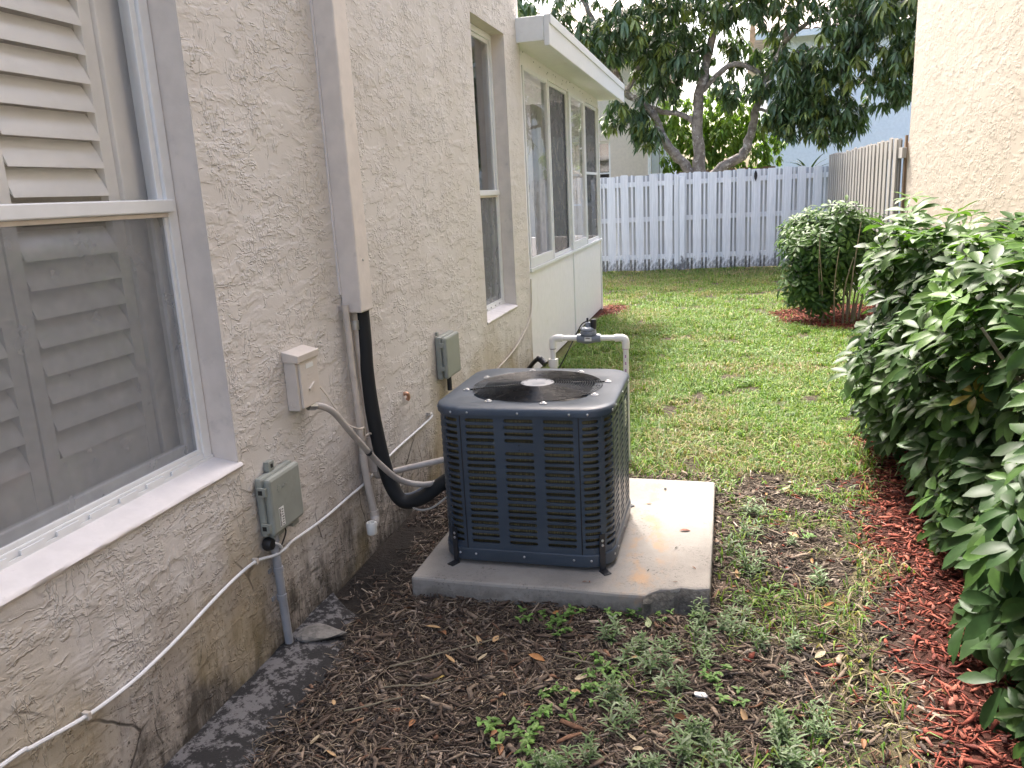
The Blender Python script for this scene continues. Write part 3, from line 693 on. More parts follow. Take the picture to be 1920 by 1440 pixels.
def band(offz, cap_top=False):
    m = MB(); rows = [ringpath(o, z) for o, z in offz]; n = len(rows[0]); vs = [v for r in rows for v in r]
    m.add(vs, [(i*n+j, i*n+(j+1) % n, (i+1)*n+(j+1) % n, (i+1)*n+j) for i in range(len(rows)-1) for j in range(n)])
    return m
# seams (slightly recessed dark joints), coil, base pan
cm = band([(-.022, .13), (-.022, .735)]); cm.build('coil', 'coil', AC, smooth=True)
band([(-.05, .20), (-.05, .74)]).build('well_darkening_liner', 'blackp', AC, smooth=True)  # black sleeve added inside the coil so the fan well stays dark
b = band([(.003, .10), (.006, .104), (.006, .150), (.003, .153), (-.03, .153)]); b.build('base_pan', 'steel_blue', AC, smooth=True)
MB().prism([(p[0], p[1]) for p in ringpath(-.002, 0)], .105, .128).build('base_plate', 'bracket', AC)
# top panel with a round opening
RO = .292; ZP = .770
rows = [ringpath(.004, .738), ringpath(.009, .738), ringpath(.009, .757), ringpath(.006, .765), ringpath(-.001, ZP), ringpath(-.03, ZP+.002)]
n = len(rows[0]); vs = [v for r in rows for v in r]; base = len(vs)
hole = []
for p in rows[0]:
    a = math.atan2(p[1]-cy, p[0]-cx); hole.append(a)
for (rr, zz) in ((RO+.012, ZP+.002), (RO+.003, ZP-.001), (RO, ZP-.010), (RO, ZP-.12)): vs += [(cx+rr*math.cos(a), cy+rr*math.sin(a), zz) for a in hole]
R_ = len(vs)//n
MB().add(vs, [(i*n+j, i*n+(j+1) % n, (i+1)*n+(j+1) % n, (i+1)*n+j) for i in range(R_-1) for j in range(n)]).build('top_panel', 'steel_blue', AC, smooth=True)
g = MB(); zg = ZP+.006
radii = np.linspace(.075, .284, 21)
for r in radii: g.ring((cx, cy, zg+.012*(1-(r/.29)**2)), float(r), .0019, 64, 5)
GD = g.build('fan_guard', 'wire', AC, smooth='all')
for k in range(8):
    a = k*PI/4+.30; u = Vector((math.cos(a), math.sin(a), 0)); c = Vector((cx, cy, 0))
    MB().tube([c+u*.06+Vector((0, 0, zg+.010)), c+u*.18+Vector((0, 0, zg+.004)), c+u*.305+Vector((0, 0, ZP+.004))], .0030, 6).build('spoke', 'wire', GD, smooth='all')
    p = c+u*.312
    MB().lathe((p.x, p.y, ZP+.0025), [(.016, 0), (.016, .003), (.010, .0035), (.008, .008), (.003, .009)], n=10).build('guard_screw', 'zinc', GD)
MB().lathe((cx, cy, zg+.008), [(.072, 0), (.072, .005), (.069, .006), (.066, .003), (.064, .003)], n=32).build('guard_hub', 'pvc_g', GD, smooth=True)
MB().lathe((cx, cy, zg+.007), [(.0638, 0), (.0638, .003), (.060, .0035), (0, .0035)], n=32).build('hub_plate', 'bracket', GD, smooth=True)
MB().obox((cx+.008, cy-.012, zg+.0112), (.055, .032, .001), Matrix.Rotation(.3, 3, 'Z')).build('hub_label', 'valve', GD)
fan = MB().lathe((cx, cy, ZP-.10), [(.06, 0), (.06, .07), (.05, .078), (0, .08)], n=24)
FN = fan.build('fan_motor', 'blackp', AC, smooth=True)
for k in range(3):
    a0 = k*2*PI/3+.5; vs = []
    for i in range(9):
        a = a0+math.radians(78)*i/8
        for r in (.055, .15, .272): vs.append((cx+r*math.cos(a), cy+r*math.sin(a), ZP-.10+.07*i/8*(1 if r < .2 else .8)-.01))
    MB().add(vs, [(i*3+j, i*3+j+1, i*3+j+4, i*3+j+3) for i in range(8) for j in range(2)]).build('fan_blade', 'fan', FN, smooth='all')
MB().prism([(cx+.285*math.cos(2*PI*i/32), cy+.285*math.sin(2*PI*i/32)) for i in range(32)], .20, .21).build('inner_floor', 'blackp', AC)
for k in range(4):
    o = k*(side+arc)
    for s in (-.035, .035, side/2, side-.035, side+.035):
        for z, off in ((.750, .0085), (.130, .0055)):
            p, nv = perim(o+s, off); MB().lathe((cx+p.x, cy+p.y, z), [(.0052, -.001), (.0052, .002), (.003, .004)], (nv.x, nv.y, 0), 8).build('screw', 'zinc', AC)
p, nv = perim(0+side/2, .0005)
for z in (ROW0-4*PITCH+.010, ROW0-4*PITCH-.010): MB().lathe((cx+p.x, cy+p.y, z), [(.003, -.001), (.003, .0012)], (0, -1, 0), 8).build('plug', 'blackp', AC)
# hold-down brackets
for (s, nm) in ((-.055, 0), (side+arc*.42, 1), (side+arc+side+arc*.5, 2), (2*(side+arc)+side+arc*.5, 3)):
    p, nv = perim(s, .007); base = Vector((cx+p.x, cy+p.y, 0)); nn = Vector((nv.x, nv.y, 0)); tt = Vector((-nv.y, nv.x, 0)); Mx = Matrix((tt, nn, Vector((0, 0, 1)))).transposed()
    B = MB().obox(base+nn*.0025+Vector((0, 0, .165)), (.026, .004, .155), Mx).build('bracket', 'bracket', AC)
    MB().obox(base+nn*.022+Vector((0, 0, .0835)), (.034, .045, .005), Mx).build('bracket_foot', 'bracket', B, bevel=.002)
    for z in (.215, .195): MB().lathe(base+nn*.004+Vector((0, 0, z)), [(.006, 0), (.006, .003), (.003, .005)], nn, 8).build('bolt', 'zinc', B)
# data plate on the side facing the hedge
MB().box((cx+ha+.001, 3.44, .56), (cx+ha+.003, 3.50, .68)).build('data_plate', 'plate', AC)
for i in range(6): MB().box((cx+ha+.0031, 3.448, .575+i*.016), (cx+ha+.0036, 3.448+.02+.022*random.random(), .579+i*.016)).build('print_line', 'ink', AC)

# ------------------------------------------------------------------ line cover, lines and pipes on the wall
LC = thing('line_cover', 'beige painted square duct running down the stucco to the black hose', 'line cover', (.04, 3.15, 1.13))
MB().box((0.002, 3.10, 1.14), (.092, 3.222, 5.68)).build('duct', 'trim', LC, bevel=.006)
MB().box((.0005, 3.088, 1.22), (.006, 3.0995, 5.6)).build('caulk_bead', 'sill', LC)
MB().lathe((.092, 3.16, 1.36), [(.006, -.001), (.006, .002), (.003, .003)], (1, 0, 0), 8).build('screw', 'zinc', LC)
RL = spline([(.05, 3.185, 1.30), (.05, 3.186, 1.02), (.046, 3.188, .86), (.054, 3.196, .66), (.082, 3.202, .43), (.115, 3.208, .30), (.165, 3.216, .240), (.25, 3.228, .262), (.34, 3.245, .325), (.46, 3.27, .40)], 8)
MB().tube(RL, .033, 16).build('refrigerant_hose', 'foam', None, True, label='thick black foam hose bending from the beige duct into the condenser', category='hose')
MB().tube(spline([(.04, 3.225, 1.14), (.03, 3.245, .95), (.03, 3.275, .75), (.035, 3.29, .60), (.055, 3.29, .40), (.09, 3.275, .285), (.16, 3.27, .255), (.27, 3.285, .31), (.44, 3.32, .40)], 8), .006, 8).build('thin_copper_line', 'pvc_g', None, True, label='thin grey tube running beside the thick black hose', category='pipe')
DP = thing('drain_pipe', 'beige painted plastic drain pipe ending in a white elbow near the wall foot', 'pipe', (.03, 3.09, .15))
MB().tube([(.03, 3.075, 1.18), (.03, 3.082, .90), (.03, 3.095, .70), (.031, 3.105, .49)], .0145, 12).build('upper_pipe', 'pvc_b', DP, True)
MB().tube([(.031, 3.105, .505), (.031, 3.106, .455)], .018, 12).build('coupling', 'pvc_b', DP, True)
MB().tube(spline([(.031, 3.106, .46), (.035, 3.12, .33), (.043, 3.135, .215)], 5), .0165, 12).build('lower_pipe', 'pvc_b', DP, True)
MB().tube(spline([(.043, 3.135, .225), (.044, 3.136, .195), (.052, 3.118, .178), (.062, 3.085, .178)], 5), .0205, 12).build('elbow', 'pvc_b', DP, True)
MB().tube([(.060, 3.09, .178), (.066, 3.063, .179)], .0175, 12).build('stub', 'pvc', DP, True)
MB().lathe((.068, 3.045, .150), [(.021, 0), (.023, .004), (.023, .05), (.021, .055), (.016, .055), (.016, .03), (0, .03)], n=16).build('tee_end', 'pvc', DP, True)
CP = thing('wall_conduit', 'painted conduit with a junction fitting behind the black hose', 'conduit', (.03, 3.2, .37))
MB().tube([(.028, 3.155, 1.17), (.028, 3.175, .85), (.028, 3.20, .54)], .017, 10).build('conduit_pipe', 'pvc_b', CP, True)
MB().tube([(.028, 3.155, 1.10), (.028, 3.155, 1.06)], .022, 10).build('clamp', 'zinc', CP, True)
MB().tube([(.028, 3.198, .56), (.028, 3.201, .50)], .022, 12).build('coupling', 'pvc_b', CP, True)
MB().box((.008, 3.186, .385), (.052, 3.226, .50)).build('junction_fitting', 'pvc_b', CP, bevel=.006)
MB().tube(spline([(.03, 3.21, .39), (.033, 3.225, .36), (.05, 3.26, .352), (.11, 3.30, .362), (.25, 3.33, .392), (.45, 3.36, .435)], 6), .0145, 12).build('lower_pipe', 'pvc_b', CP, True)
# disconnect box
DB = thing('disconnect_box', 'small beige painted electrical box with a raised lid above the grey box', 'electrical box', (.03, 2.66, .84))
MB().box((.001, 2.588, .846), (.050, 2.735, 1.040)).build('case', 'disc', DB, bevel=.003)
MB().box((.0505, 2.602, .852), (.060, 2.737, 1.036)).build('door', 'disc', DB, bevel=.003)
MB().add([(.001, 2.582, 1.034), (.066, 2.582, 1.030), (.066, 2.742, 1.030), (.001, 2.742, 1.034), (.001, 2.582, 1.074), (.068, 2.582, 1.058), (.068, 2.742, 1.058), (.001, 2.742, 1.074)],
         [(0, 3, 2, 1), (4, 5, 6, 7), (0, 1, 5, 4), (1, 2, 6, 5), (2, 3, 7, 6), (3, 0, 4, 7)]).build('rain_hood', 'disc', DB, bevel=.003)
MB().box((.0602, 2.645, .998), (.0612, 2.70, 1.016)).build('plate', 'sticker', DB)
MB().obox((.063, 2.672, .925), (.006, .045, .012), Matrix.Rotation(.45, 3, 'X')).build('latch', 'disc', DB, bevel=.002)
for z in (.97, .955): MB().box((.0602, 2.655, z), (.061, 2.69, z+.004)).build('embossed_line', 'disc', DB)
kr = MB().ring((0, 0, 0), .010, .0012, 20, 4).build('knockout', 'disc', DB); kr.matrix_parent_inverse = Matrix.Identity(4); kr.rotation_euler = (PI/2, 0, 0); kr.location = Vector((.025, 2.5878, .872))-DB.location
whip = spline([(.040, 2.685, .842), (.066, 2.728, .828), (.092, 2.77, .79), (.110, 2.84, .70), (.128, 2.93, .595), (.150, 3.02, .490), (.195, 3.115, .385), (.27, 3.20, .335), (.35, 3.27, .335), (.46, 3.32, .36)], 9)
WH = MB().tube(whip, .0135, 12).build('flexible_conduit', 'whip', None, True, label='flexible grey conduit looping from the beige box to the condenser', category='conduit')
MB().tube([(.036, 2.672, .845), (.050, 2.702, .838)], .018, 8).build('connector', 'zinc', WH)
MB().tube([whip[38], whip[39]], .0150, 10).build('tape_band', 'bracket', WH)
MB().tube(spline([(.004, 2.77, .925), (.02, 2.79, .90), (.05, 2.80, .855), (.10, 2.835, .735), (.13, 2.89, .69), (.10, 3.00, .66), (.06, 3.08, .60), (.05, 3.16, .585), (.045, 3.20, .545)], 7), .0042, 6).build('thin_cable', 'cable_b', None, True, label='thin beige cable leaving a hole and crossing the flexible conduit', category='cable')
MB().tube(spline([(.11, 3.235, .345), (.15, 3.215, .275), (.22, 3.20, .215), (.29, 3.215, .215), (.36, 3.25, .26), (.44, 3.29, .31)], 7), .0042, 6).build('thin_cable', 'cable_b', None, True, label='thin beige cable sagging below the black hose beside the condenser', category='cable')
# white cable along the wall
wc = spline([(.013, .60, .43), (.013, 1.199, .397), (.013, 1.285, .383), (.013, 1.454, .349), (.013, 1.598, .339), (.013, 1.708, .344), (.013, 1.831, .357), (.013, 1.997, .382), (.013, 2.134, .397), (.014, 2.247, .397), (.034, 2.329, .382), (.034, 2.40, .374), (.014, 2.49, .364), (.012, 2.705, .35), (.012, 2.947, .353), (.012, 3.167, .358), (.012, 3.454, .391), (.012, 3.859, .406), (.012, 4.009, .414), (.010, 4.03, .432), (.006, 3.98, .440)], 6)
WC = MB().tube(wc, .0058, 8).build('white_cable', 'cable', None, True, label='long white cable stapled along the foot of the stucco wall', category='cable')
for y, z in ((2.245, .397), (3.98, .44), (1.45, .349)): MB().box((.001, y-.006, z-.010), (.022, y+.006, z+.012)).build('cable_clip', 'cable_b', WC, bevel=.002)
MB().tube(spline([(.008, 4.75, .30), (.010, 5.2, .37), (.010, 5.8, .42), (.010, 6.2, .50), (.008, 6.48, .62), (.008, 6.53, .9)], 6), .006, 6).build('painted_cable', 'cable_b', None, True, label='painted cable rising along the stucco to the sunroom corner', category='cable')
MB().tube(spline([(.001, 3.685, .633), (.018, 3.69, .633), (.020, 3.70, .612), (.012, 3.70, .598)], 5), .010, 10).build('copper_stub', 'copper', None, True, label='short capped copper stub poking out of the stucco', category='pipe')
CS = MB().lathe((.0, 2.77, .925), [(.010, -.002), (.010, .006), (.004, .008)], (1, 0, 0), 8).build('cable_bushing', 'blackp', None, label='small black bushing in the stucco beside the beige box', category='bushing')

# grey telephone interface box
def netbox(root, y0, y1, z0, z1, d, hinge_left=True):
    MB().box((.004, y0, z0), (d*.52, y1, z1)).build('case', 'nid', root, bevel=.010)
    MB().box((d*.54, y0+.004, z0+.004), (d, y1-.002, z1-.004)).build('door', 'nid', root, bevel=.012)
NB1 = thing('utility_box', 'grey green plastic telephone box with a sticker under the beige box', 'utility box', (.04, 2.35, .45))
netbox(NB1, 2.305, 2.522, .458, .680, .062)
MB().box((.004, 2.375, .680), (.026, 2.412, .716)).build('mount_tab', 'nid', NB1, bevel=.003)
MB().box((.0262, 2.387, .692), (.0275, 2.400, .706)).build('tab_hole', 'blackp', NB1)
for z in (.632, .498):
    L = MB().box((.018, 2.294, z-.017), (.046, 2.3045, z+.017)).box((.046, 2.294, z-.015), (.051, 2.312, z+.015)).build('latch', 'nid', NB1, bevel=.002); MB().box((.024, 2.2925, z-.008), (.040, 2.2939, z+.008)).build('slot', 'blackp', L)
stk = MB().box((.0621, 2.348, .484), (.0628, 2.380, .555)).build('sticker', 'sticker', NB1)
rnd = random.Random(3)
for i in range(14):
    z = .487+i*.0047; MB().box((.0629, 2.3495, z), (.0633, 2.3495+.006+.006*rnd.random(), z+.0028)).build('print_mark', 'ink', stk)
    if i % 2 == 0: MB().box((.0629, 2.365, z), (.0633, 2.368+.009*rnd.random(), z+.0035)).build('print_mark', 'ink', stk)
for i in range(5): MB().box((.0618, 2.360-.003*(2-abs(i-2)), .612+i*.0055), (.0635, 2.372+.003*(2-abs(i-2)), .6148+i*.0055)).build('embossed_emblem', 'nid', NB1)
fc = bpy.data.curves.new('logo', 'FONT'); fc.body = 'at&t'; fc.size = .020; fc.extrude = .0009
fo = bpy.data.objects.new('logo', fc); COL.objects.link(fo); dg = bpy.context.evaluated_depsgraph_get(); me = bpy.data.meshes.new_from_object(fo.evaluated_get(dg)); COL.objects.unlink(fo); bpy.data.objects.remove(fo)
me.transform(Matrix.Translation((.0623, 2.384, .618)) @ Matrix(((0, 0, 1, 0), (1, 0, 0, 0), (0, 1, 0, 0), (0, 0, 0, 1))))
link('embossed_lettering', me, 'nid', NB1)
MB().box((.008, 2.33, .442), (.042, 2.40, .4575)).build('cable_entry', 'nid', NB1, bevel=.003)
MB().box((.008, 2.46, .435), (.042, 2.505, .4575)).build('cable_entry', 'nid', NB1, bevel=.003)
MB().tube(spline([(.03, 2.42, .458), (.03, 2.425, .43), (.028, 2.40, .40), (.03, 2.37, .385)], 5), .003, 6).build('lead_wire', 'blackp', NB1, True)
MB().lathe((.004, 2.548, .585), [(.006, 0), (.008, .014), (.003, .017)], (1, 0, 0), 8).build('anchor', 'blackp', NB1)
CD = thing('grey_conduit', 'grey plastic conduit running from the telephone box into the ground', 'conduit', (.025, 2.357, 0))
MB().tube([(.025, 2.350, .455), (.025, 2.356, .25), (.026, 2.366, -.03)], .0155, 12).build('pipe', 'pvc_g', CD, True)
MB().tube([(.025, 2.350, .455), (.025, 2.351, .425)], .020, 12).build('collar', 'pvc_g', CD, True)
for z in (.315, .205):
    MB().tube([(.025, 2.355, z-.010), (.025, 2.355, z+.010)], .0185, 12).box((.001, 2.325, z-.007), (.006, 2.343, z+.007)).build('strap', 'pvc_g', CD, True)
MB().lathe((.010, 2.318, .43), [(.022, 0), (.026, .012), (.020, .030), (.008, .034)], (1, 0, 0), 10).build('ground_clamp', 'blackp', CD, True)
MB().tube([(.036, 2.325, .435), (.046, 2.35, .415), (.04, 2.372, .39)], .005, 6).build('bond_wire', 'cable', CD, True)
# second grey box farther along
NB2 = thing('utility_box', 'grey green plastic box on the stucco behind the condenser', 'utility box', (.04, 4.27, .58))
MB().box((.004, 4.175, .590), (.038, 4.42, .836)).build('case', 'nid', NB2, bevel=.008)
MB().box((.040, 4.178, .592), (.070, 4.416, .833)).build('door', 'nid', NB2, bevel=.012)
for z in (.79, .655): MB().box((.030, 4.166, z-.014), (.058, 4.1745, z+.014)).build('latch', 'nid', NB2, bevel=.002)
MB().ring((0, 0, 0), .014, .0018, 20, 4).build('knockout', 'nid', NB2); o = bpy.data.objects['knockout.001']; o.matrix_parent_inverse = Matrix.Identity(4); o.rotation_euler = (PI/2, 0, 0); o.location = Vector((.020, 4.1748, .625))-NB2.location
MB().tube([(.03, 4.30, .592), (.03, 4.30, .50)], .014, 10).build('conduit_stub', 'bracket', NB2, True)
MB().box((.004, 4.19, .842), (.018, 4.21, .862)).build('mount_tab', 'nid', NB2)

# ------------------------------------------------------------------ irrigation valve
IV = thing('irrigation_valve', 'white plastic pipe loop with a grey sprinkler valve behind the condenser', 'valve', (.81, 4.6, 0))
yv = 4.6; xl, xr, zt = .592, 1.028, .752; r = .0168
MB().tube([(xl, yv, 0), (xl, yv, .60)], .0235, 14).build('riser', 'pvc', IV, True)
MB().tube([(xl, yv, .58), (xl, yv, .625)], .030, 14).build('coupling', 'pvc', IV, True)
MB().tube([(xl, yv, .62), (xl, yv, .71)], r, 14).build('pipe', 'pvc', IV, True)
MB().tube([(xr, yv, 0), (xr, yv, .71)], r, 14).build('pipe', 'pvc', IV, True)
MB().tube([(xl+.03, yv, zt), (.76, yv, zt)], r, 14).build('pipe', 'pvc', IV, True)
MB().tube([(.865, yv, zt), (xr-.03, yv, zt)], r, 14).build('pipe', 'pvc', IV, True)
for x, sg in ((xl, 1), (xr, -1)):
    MB().tube(spline([(x, yv, zt-.062), (x, yv, zt-.025), (x+sg*.008, yv, zt-.006), (x+sg*.026, yv, zt), (x+sg*.062, yv, zt)], 6), .0222, 14).build('elbow', 'pvc', IV, True)
    MB().tube([(x, yv, zt-.066), (x, yv, zt-.060)], .0190, 14).build('glue_ring', 'plum' if sg < 0 else 'blackp', IV, True)
VB = MB().tube([(.742, yv, zt), (.752, yv, zt), (.80, yv, zt-.006), (.85, yv, zt), (.882, yv, zt)], [.0245, .0265, .030, .0265, .0245], 16).build('valve_body', 'valve', IV, True)
MB().lathe((.81, yv, zt+.018), [(.030, 0), (.048, .006), (.048, .022), (.044, .025), (.046, .028), (.046, .036), (.038, .046), (.02, .05)], n=20).build('bonnet', 'valve', VB, True)
MB().lathe((.808, yv, zt+.062), [(.016, 0), (.015, .03), (.011, .034)], n=14).build('flow_stem', 'valve', VB, True)
MB().lathe((.806, yv, zt+.094), [(.006, 0), (.006, .024), (.004, .026)], n=10).build('bleed_screw', 'blackp', VB, True)
MB().lathe((.842, yv-.005, zt+.055), [(.015, 0), (.018, .004), (.018, .052), (.015, .058)], n=16).build('solenoid', 'blackp', VB, True)
MB().box((.79, yv-.0325, zt-.014), (.832, yv-.0285, zt+.012)).build('label_plate', 'sticker', VB, bevel=.003); MB().box((.797, yv-.0332, zt+.002), (.822, yv-.0326, zt+.006)).build('print_mark', 'ink', VB)
for k in range(8): MB().lathe((.81+.041*math.cos(k*PI/4), yv+.041*math.sin(k*PI/4), zt+.040), [(.004, 0), (.004, .006), (.002, .007)], n=8).build('screw', 'zinc', VB)
for i in range(9): MB().box((xr-.004, yv-r-.0006, .30+i*.042), (xr+.003, yv-r+.0012, .318+i*.042)).build('pipe_print', 'plum', IV)
MB().tube(spline([(.80, yv, zt+.10), (.76, yv+.04, zt+.07), (.70, yv+.10, zt-.03), (.60, yv+.18, .55), (.45, yv+.5, .35)], 7), .004, 6).build('valve_wire', 'bracket', IV, True)
BF = MB().tube(spline([(.545, 4.585, .595), (.52, 4.60, .615), (.505, 4.60, .625), (.480, 4.61, .612), (.44, 4.63, .57), (.36, 4.66, .47), (.26, 4.7, .30), (.2, 4.72, 0)], 6), [.019]*9+[.019]*6+[.013]*28, 10).build('black_hose_fitting', 'blackp', None, True, label='black hose elbow fitting beside the white valve pipe', category='hose')

# ------------------------------------------------------------------ leaves and plants
def leaflet(L, Wd, droop, fold, seg=4, tip=.9):
    """returns verts (local: grows along +x, up +z) and quads"""
    V = []
    for i in range(seg+1):
        t = i/seg; w = Wd*.5*(math.sin(PI*min(1, .04+.96*t)**tip))**.75 if i < seg else .001
        z = -droop*L*t*t; x = L*(t-.12*droop*t*t)
        V += [(x, -w, z+fold*w), (x, 0, z), (x, w, z+fold*w)]
    F = []
    for i in range(seg):
        a = i*3; F += [(a, a+3, a+4, a+1), (a+1, a+4, a+5, a+2)]
    return np.array(V), np.array(F)
def whorl(rnd, n, L, Wd, col, pet=.16, seg=4):
    V = []; Fq = []; C = []
    for k in range(n):
        v, f = leaflet(L*rnd.uniform(.75, 1.1), Wd*rnd.uniform(.85, 1.1), rnd.uniform(.05, .36), rnd.uniform(.1, .45), seg, 1.25)
        v[:, 0] += .022; p = rnd.uniform(-.32, .42); cp, sp = math.cos(p), math.sin(p)
        v = np.stack([v[:, 0]*cp-v[:, 2]*sp, v[:, 1], v[:, 0]*sp+v[:, 2]*cp], -1)
        a = 2*PI*k/n+rnd.uniform(-.2, .2); ca, sa = math.cos(a), math.sin(a)
        v = np.stack([v[:, 0]*ca-v[:, 1]*sa, v[:, 0]*sa+v[:, 1]*ca, v[:, 2]], -1)
        o = sum(len(x) for x in V); V.append(v); Fq.append(f+o); s = rnd.uniform(.8, 1.2); C.append(np.tile(np.array(col)*s, (len(v), 1)))
    # petiole
    o = sum(len(x) for x in V); rr = .0022
    pv = np.array([(rr, 0, 0), (-rr*.5, rr, 0), (-rr*.5, -rr, 0), (rr+.02, 0, -pet), (-rr*.5+.02, rr, -pet), (-rr*.5+.02, -rr, -pet)])
    V.append(pv); Fq.append(np.array([(0, 1, 4, 3), (1, 2, 5, 4), (2, 0, 3, 5)])+o); C.append(np.tile(np.array((.10, .14, .03)), (6, 1)))
    return np.concatenate(V), np.concatenate(Fq), np.concatenate(C)
def rotmat(normal, spin):
    z = Vector(normal).normalized(); q = Vector((0, 0, 1)).rotation_difference(z).to_matrix(); return q @ Matrix.Rotation(spin, 3, 'Z')
def foliage(root, pts, variants, meshes, nparts, cam_pos=(1.59, 0, 1.6), partname='leaf', restname='foliage', mat='leaf'):
    """pts: list of (pos, normal, scale, variant). nearest nparts become separate leaf objects, the rest one mesh"""
    order = sorted(range(len(pts)), key=lambda i: (Vector(pts[i][0])-Vector(cam_pos)).length/pts[i][2]+(0 if pts[i][4] else 50))
    rl = Vector(root.location); rv, rf, rc_ = [], [], []; off = 0
    for j, i in enumerate(order):
        p, nrm, s, vi, _ = pts[i]; R3 = rotmat(nrm, (i*2.399) % 6.283)
        if j < nparts:
            o = bpy.data.objects.new(partname, meshes[vi]); COL.objects.link(o); o.parent = root
            o.matrix_basis = Matrix.Translation(Vector(p)-rl) @ R3.to_4x4() @ Matrix.Scale(s, 4)
        else:
            v, f, c = variants[vi]; M = np.array(R3)*s
            rv.append(v@M.T+np.array(p)-np.array(rl)); rf.append(f+off); rc_.append(c); off += len(v)
    if rv:
        me = fast_mesh(restname, np.concatenate(rv), np.concatenate(rf), np.concatenate(rc_), True)
        o = link(restname, me, mat); o.parent = root; o['kind'] = 'stuff'

rn = random.Random(21)
greens = [(.066, .125, .034), (.045, .095, .030), (.068, .135, .032), (.050, .105, .036), (.13, .24, .05), (.046, .095, .032), (.095, .185, .045), (.062, .12, .042)]
hv = [whorl(rn, rn.choice((6, 7, 8, 9)), rn.uniform(.10, .14), rn.uniform(.043, .056), greens[i % 8]) for i in range(15)]+[whorl(rn, 6, .11, .045, (.34, .27, .05))]
hm = []
for i, (v, f, c) in enumerate(hv):
    me = fast_mesh('schefflera_leaf', v, f, c, True); me.materials.append(MT['leaf']); hm.append(me)
HG = thing('hedge', 'glossy green umbrella leaved hedge along the cream wall above red mulch', 'hedge', (2.75, 3.6, .03))
pts = []
def front_x(y, z):
    b = 2.41+.07*math.sin(y*2.3+1)+.05*math.sin(y*5.1)+.05*math.sin(z*7+y*3)
    if z < .35: b += (.14 if y > 3 else .02)*(1-z/.35)
    if z > 1.0: b += .40*(z-1.0)
    return b
def top_z(x, y): return 1.28+.06*math.sin(y*3.1)+.05*math.sin(x*6)+.05*math.sin(y*8+x*3)
ncol = len(hv)
for i in range(1550):
    y = 1.85+3.3*rn.random(); u = rn.random()
    if u < .60:       # side facing the lawn
        z = .05+1.2*rn.random(); dep = .32*rn.random()**1.6; x = front_x(y, z)+dep; nrm = (-.35-.6*rn.random(), rn.uniform(-.6, .2), .55+.7*rn.random()); vis = dep < .10
    elif u < .84:     # top
        x = 2.4+.95*rn.random(); dep = .25*rn.random()**1.6; z = top_z(x, y)-dep; nrm = (rn.uniform(-.5, .2), rn.uniform(-.6, .3), 1.0); vis = dep < .06
        if x < front_x(y, z): x = front_x(y, z)+.05
    elif u < .93:     # near end
        z = .12+1.12*rn.random(); x = 2.45+.9*rn.random(); y = 1.95+.45*rn.random()+max(0, .5-(x-2.45))*.5; nrm = (rn.uniform(-.6, .2), -.9, .6); vis = True
    else:             # far end
        z = .12+1.1*rn.random(); x = 2.4+.9*rn.random(); y = 5.0+.3*rn.random(); nrm = (rn.uniform(-.6, .2), .6, .7); vis = z > .6
    if x > 3.36: continue
    tall = z > .95 or rn.random() < .16
    vi = rn.choice((4, 6, 2, 7, 0, 12, 14)) if tall and rn.random() < .62 else rn.choice([k for k in range(ncol-1) if k % 8 not in (4,)])
    if rn.random() < .004: vi = ncol-1
    pts.append(((x, y, z), nrm, rn.uniform(.58, 1.15)*(1.0 if z > .3 else .85), vi, vis))
for i in range(26):     # shoots standing above the clipped top
    y = 2.2+2.9*rn.random(); x = 2.5+.7*rn.random(); pts.append(((x, y, top_z(x, y)+rn.uniform(.03, .13)), (rn.uniform(-.3, .3), rn.uniform(-.3, .3), 1), rn.uniform(.6, .95), rn.choice((4, 6, 4)), True))
for i in range(120):     # low skirt of leaves at the near end
    y = 2.0+.75*rn.random(); z = .05+.55*rn.random(); x = 2.36+.12*rn.random()**2+.30*max(0, 2.3-y)+.25*rn.random(); pts.append(((x, y, z), (-.5-.4*rn.random(), -.55*rn.random(), .6+.4*rn.random()), rn.uniform(.7, 1.1), rn.choice((0, 1, 2, 3, 5, 7, 8, 9)), True))
foliage(HG, pts, hv, hm, 300)
for i in range(34):
    y = 2.1+3.0*(i+rn.random())/34; x = 2.62+.5*rn.random(); zz = rn.uniform(.8, 1.25); a = (x, y, -.02); b_ = (x+rn.uniform(-.25, .15), y+rn.uniform(-.2, .2), zz*.6); c_ = (x+rn.uniform(-.3, .2), y+rn.uniform(-.3, .3), zz)
    MB().tube(spline([a, b_, c_], 5), [.013-.008*k/10 for k in range(11)], 6).build('stem', 'stem', HG, True)
for i in range(26):
    y = 2.1+3.0*rn.random(); z = .15+1.0*rn.random(); xf = front_x(y, z)
    MB().tube(spline([(xf+.42, y+rn.uniform(-.1, .1), max(.02, z-.3)), (xf+.2, y, z-.08), (xf+.03, y-.04, z)], 4), [.007-.004*k/8 for k in range(9)], 5).build('twig', 'stem', HG, True)

